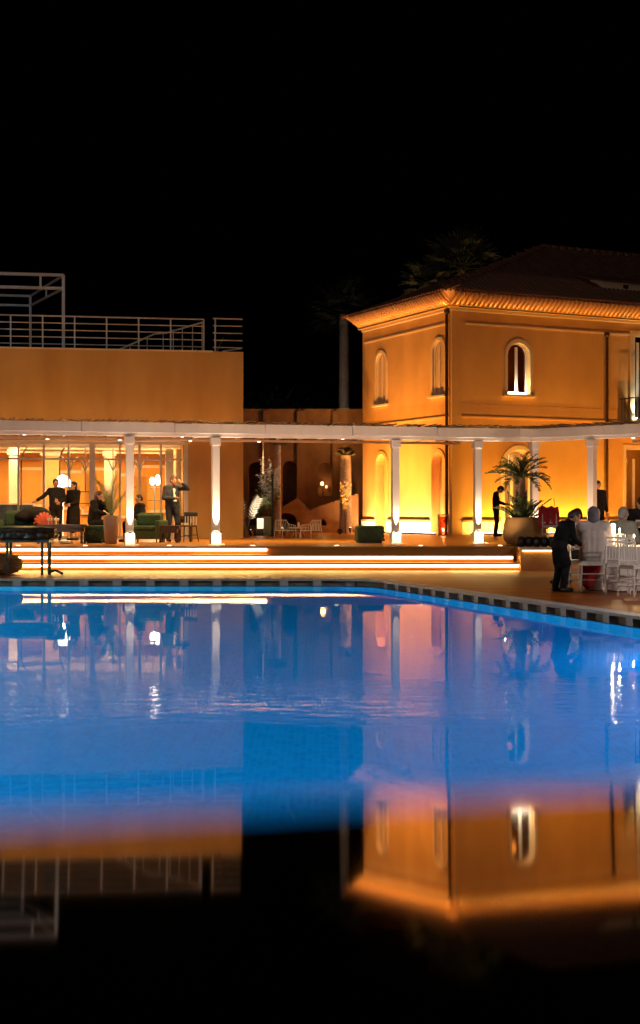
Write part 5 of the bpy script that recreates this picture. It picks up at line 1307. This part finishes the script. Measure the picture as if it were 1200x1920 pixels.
# low dark table with glasses
def low_table(px, D, w_, dp, h, label, rz=0):
    t = thing('low_table', label, 'table', at(px, D), rz, 'dark lounge tables')
    MB().box(-w_/2, -dp/2, h - .10, w_/2, dp/2, h).build('table_top', M['wood_d'], t, bevel=.01); MB().box(-w_/2 + .06, -dp/2 + .06, h - .2, w_/2 - .06, dp/2 - .06, h - .101).build('apron', M['wood_d'], t)
    for sx_ in (-1, 1):
        for sy_ in (-1, 1): MB().box(sx_*(w_/2 - .05) - .03, sy_*(dp/2 - .05) - .03, 0, sx_*(w_/2 - .05) + .03, sy_*(dp/2 - .05) + .03, h - .202).build('leg', M['wood_d'], t)
    return t
low_table(116, 36.4, 1.22, .6, .50, 'long low dark table with glasses in front of the coral chair')
for i, px in enumerate((91, 97, 103, 109)): wineglass(GX(px, 36.3), 36.3, TERR + .502, lab[i] + ' of four pale glasses standing on the long low table' if i < 3 else 'rightmost of four pale glasses standing on the long low table', 'glasses on the low table', .8)
low_table(318, 37.4, .55, .5, .46, 'small dark side table beside the green armchair sofa')
low_table(347, 38.8, .42, .42, .72, 'small high dark table behind the man in the navy suit')
# dark wire chair right of the man
t = thing('wire_chair', 'dark wire-backed chair right of the man in navy', 'chair', at(351, 38.0), -.4)
MB().box(-.21, -.21, .42, .21, .21, .46).build('seat', M['iron'], t, bevel=.02); MB().box(-.21, .19, .70, .21, .23, .82).build('back_rail', M['iron'], t, bevel=.02)
for i in range(5): MB().tube([(-.17 + .085*i, .2, .46), (-.17 + .085*i, .21, .70)], .011, 6).build('spindle', M['shirt'], t)
for sx_ in (-1, 1):
    for sy_ in (-1, 1): MB().tube([(sx_*.23, sy_*.23, 0), (sx_*.18, sy_*.18, .42)], .014, 6).build('leg', M['iron'], t)
MB().tube([(-.22,-.2,.14), (.22,.2,.2)], .010, 6).build('stretcher', M['iron'], t); MB().tube([(.22,-.2,.14), (-.22,.2,.2)], .010, 6).build('stretcher', M['iron'], t)
# tray of dishes on the floor under the table
t = thing('floor_tray', 'pale dish on the terrace floor beneath the low table', 'dish', at(123, 35.6)); MB().lathe([(.10, 0), (.17, .03), (.19, .08), (.17, .085), (.09, .03), (0, .03)], 20, cap=False).build('dish_bowl', M['shirt'], t, True); MB().lathe([(.06, -.0), (.07, .005)], 14).build('dish_foot', M['shirt'], t)
# ---- lamps of the restaurant
def lbp(px, dy, z=0): return lbw(lbx(px, dy), dy, z)
t = thing('dome_lamp', 'big white glowing dome lamp behind the suited man', 'lamp', lbp(118, .9), LB_ANG)
MB().lathe([(.16, 0), (.16, .02), (.03, .05), (.025, 1.62)], 16).build('lamp_stand', M['rail'], t, True); MB().lathe([(.235, 1.62), (.24, 1.70), (.215, 1.82), (.15, 1.92), (.06, 1.97), (.0, 1.98)], 24).build('lamp_shade', M['bulb'], t, True); lamp('POINT', t, (0, -.05, 1.5), 20, WHITEW, size=.15)
t = thing('tulip_lamp', 'floor lamp with two glowing tulip shades behind the glass', 'lamp', lbp(290, 1.2), LB_ANG)
MB().lathe([(.14, 0), (.14, .02), (.02, .05), (.02, 1.62)], 16).build('lamp_stand', M['iron'], t, True); MB().tube([(-.14, 0, 1.58), (0, 0, 1.62), (.14, 0, 1.58)], .016, 6).build('lamp_arm', M['iron'], t); MB().tube([(-.2, 0, 1.2), (.2, 0, 1.2)], .014, 6).build('lamp_arm', M['iron'], t)
MB().ball((-.075, 0, 1.80), (.08, .08, .13), 12, 8).build('lamp_shade', M['bulb'], t, True); MB().ball((.095, 0, 1.84), (.075, .075, .17), 12, 8).build('lamp_shade', M['bulb'], t, True); lamp('POINT', t, (0, -.22, 1.75), 14, WHITEW, size=.1)
# ---- low white wire furniture in the courtyard
def wire_seat(px, D, label, rz):
    t = thing('wire_armchair', label, 'chair', at(px, D), rz, 'low white wire chairs in the courtyard'); m = M['white_metal']
    MB().box(-.24, -.22, .22, .24, .22, .25).build('seat', m, t, bevel=.01)
    for s_ in (-1, 1):
        MB().tube([(s_*.25, -.24, 0), (s_*.24, -.2, .40), (s_*.24, .2, .44), (s_*.25, .26, 0)], .014, 6).build('side_frame', m, t)
        for k in range(3): MB().tube([(s_*.24, -.12 + .12*k, .24), (s_*.24, -.12 + .12*k, .42)], .009, 5).build('spindle', m, t)
    MB().tube([(-.24, .2, .44), (-.2, .25, .56), (.2, .25, .56), (.24, .2, .44)], .014, 6).build('back_rail', m, t)
    for k in range(6): MB().tube([(-.17 + .068*k, .22, .24), (-.17 + .068*k, .25, .55)], .009, 5).build('spindle', m, t)
wire_seat(535, 44.0, 'low white wire chair left of the courtyard coffee table', .6); wire_seat(583, 43.6, 'low white wire chair right of the courtyard coffee table', -.8)
t = thing('coffee_table', 'low white wire coffee table between the courtyard chairs', 'table', at(560, 44.2)); MB().lathe([(.28, .30), (.30, .31), (.30, .335), (.28, .34)], 24).build('table_top', M['white_metal'], t)
for k in range(4): a_ = k * math.pi/2 + .4; MB().tube([(.25*math.cos(a_), .25*math.sin(a_), 0), (.16*math.cos(a_), .16*math.sin(a_), .15), (.24*math.cos(a_), .24*math.sin(a_), .30)], .013, 6).build('leg', M['white_metal'], t)
MB().lathe([(.03, .341), (.045, .38), (.03, .46), (.02, .50)], 12).build('vase', M['white_metal'], t, True)
# ---- high draped table on the pool deck, wicker ball
t = thing('draped_high_table', 'high table with dark gathered cover and bare legs on the pool deck', 'table', at(52, 30.0, DECK), .05)
b = MB(); n_ = 40
for k, (z0, z1, r_) in enumerate(((.76, .84, .62), (.84, .95, .66), (.95, 1.03, .64))): 
    b.ball((0, 0, (z0 + z1) / 2), (r_ * 1.0, .42, (z1 - z0) * .75), 28, 8)
for i in range(14): a_ = i * .45; b.ball((.55 * math.cos(a_), .34 * math.sin(a_), .86 + .03 * math.sin(i * 2.1)), (.13, .13, .10), 10, 6)
remeshed(b, 'gathered_cover', M['wood_d'], .022, t, 3); MB().box(-.5, -.3, .70, .5, .3, .75).build('table_top', M['iron'], t)
for x, y in ((.34, -.22), (.50, -.18), (-.4, -.22), (-.4, .22), (.42, .22)): MB().tube([(x, y, 0), (x, y, .70)], [.028, .034], 10).build('leg', M['iron'], t)
MB().tube([(.50, -.18, .07), (.62, -.2, .10), (.78, -.22, .03)], [.03, .025, .03], 8).build('castor_foot', M['iron'], t)
t = thing('wicker_ball', 'round wicker pouf at the left end of the pool deck', 'pouf', at(8, 30.2, DECK)); b = MB(); b.ball((0, 0, .22), (.40, .40, .235), 24, 14); b.build('wicker_body', M['wicker'], t, True)
me = MB().tube([(.41 * math.cos(i * .2618), .41 * math.sin(i * .2618), 0) for i in range(25)], .014, 5).mesh('wicker_band', M['wicker'])
for k in range(7):
    z = .06 + .053 * k; q = math.sqrt(max(.05, 1 - ((z - .22) / .235) ** 2)); same_mesh('wicker_band', me, t, (0, 0, z), (0, 0, k * .1), (q * .99, q * .99, 1))

# ---- unseen lamp post added at the right to brighten the dinner guests
t = thing('added_lamp_post', 'added unseen lamp post with round head, right of the tables', 'lamp post', (8.6, 17.5, DECK))
MB().tube([(0,0,0), (0,0,3.4)], [.06, .04], 12).build('post_shaft', M['iron'], t); MB().lathe([(.14, 0), (.14, .03), (.06, .07)], 16).build('post_foot', M['iron'], t)
MB().ball((0, 0, 3.6), .2, 16, 10).build('lamp_globe', M['bulb'], t, True); MB().lathe([(.1, 3.38), (.1, 3.42)], 14).build('lamp_collar', M['iron'], t)
lamp('POINT', t, (-.3, .1, 3.6), 230, (1.0,.82,.72), size=.2)

t = thing('added_lamp_post', 'added unseen tall lamp post on the left bank of the pool', 'lamp post', (-16.2, 13.0, DECK))  # second unseen post, added as front fill for pergola, guests and gutter
MB().tube([(0,0,0), (0,0,4.4)], [.07, .045], 12).build('post_shaft', M['iron'], t); MB().lathe([(.16, 0), (.16, .03), (.07, .08)], 16).build('post_foot', M['iron'], t)
MB().ball((0, 0, 4.6), .2, 16, 10).build('lamp_globe', M['bulb'], t, True); MB().lathe([(.1, 4.38), (.1, 4.42)], 14).build('lamp_collar', M['iron'], t)
lamp('POINT', t, (.3, .1, 4.6), 520, (1.0,.74,.60), size=.2)
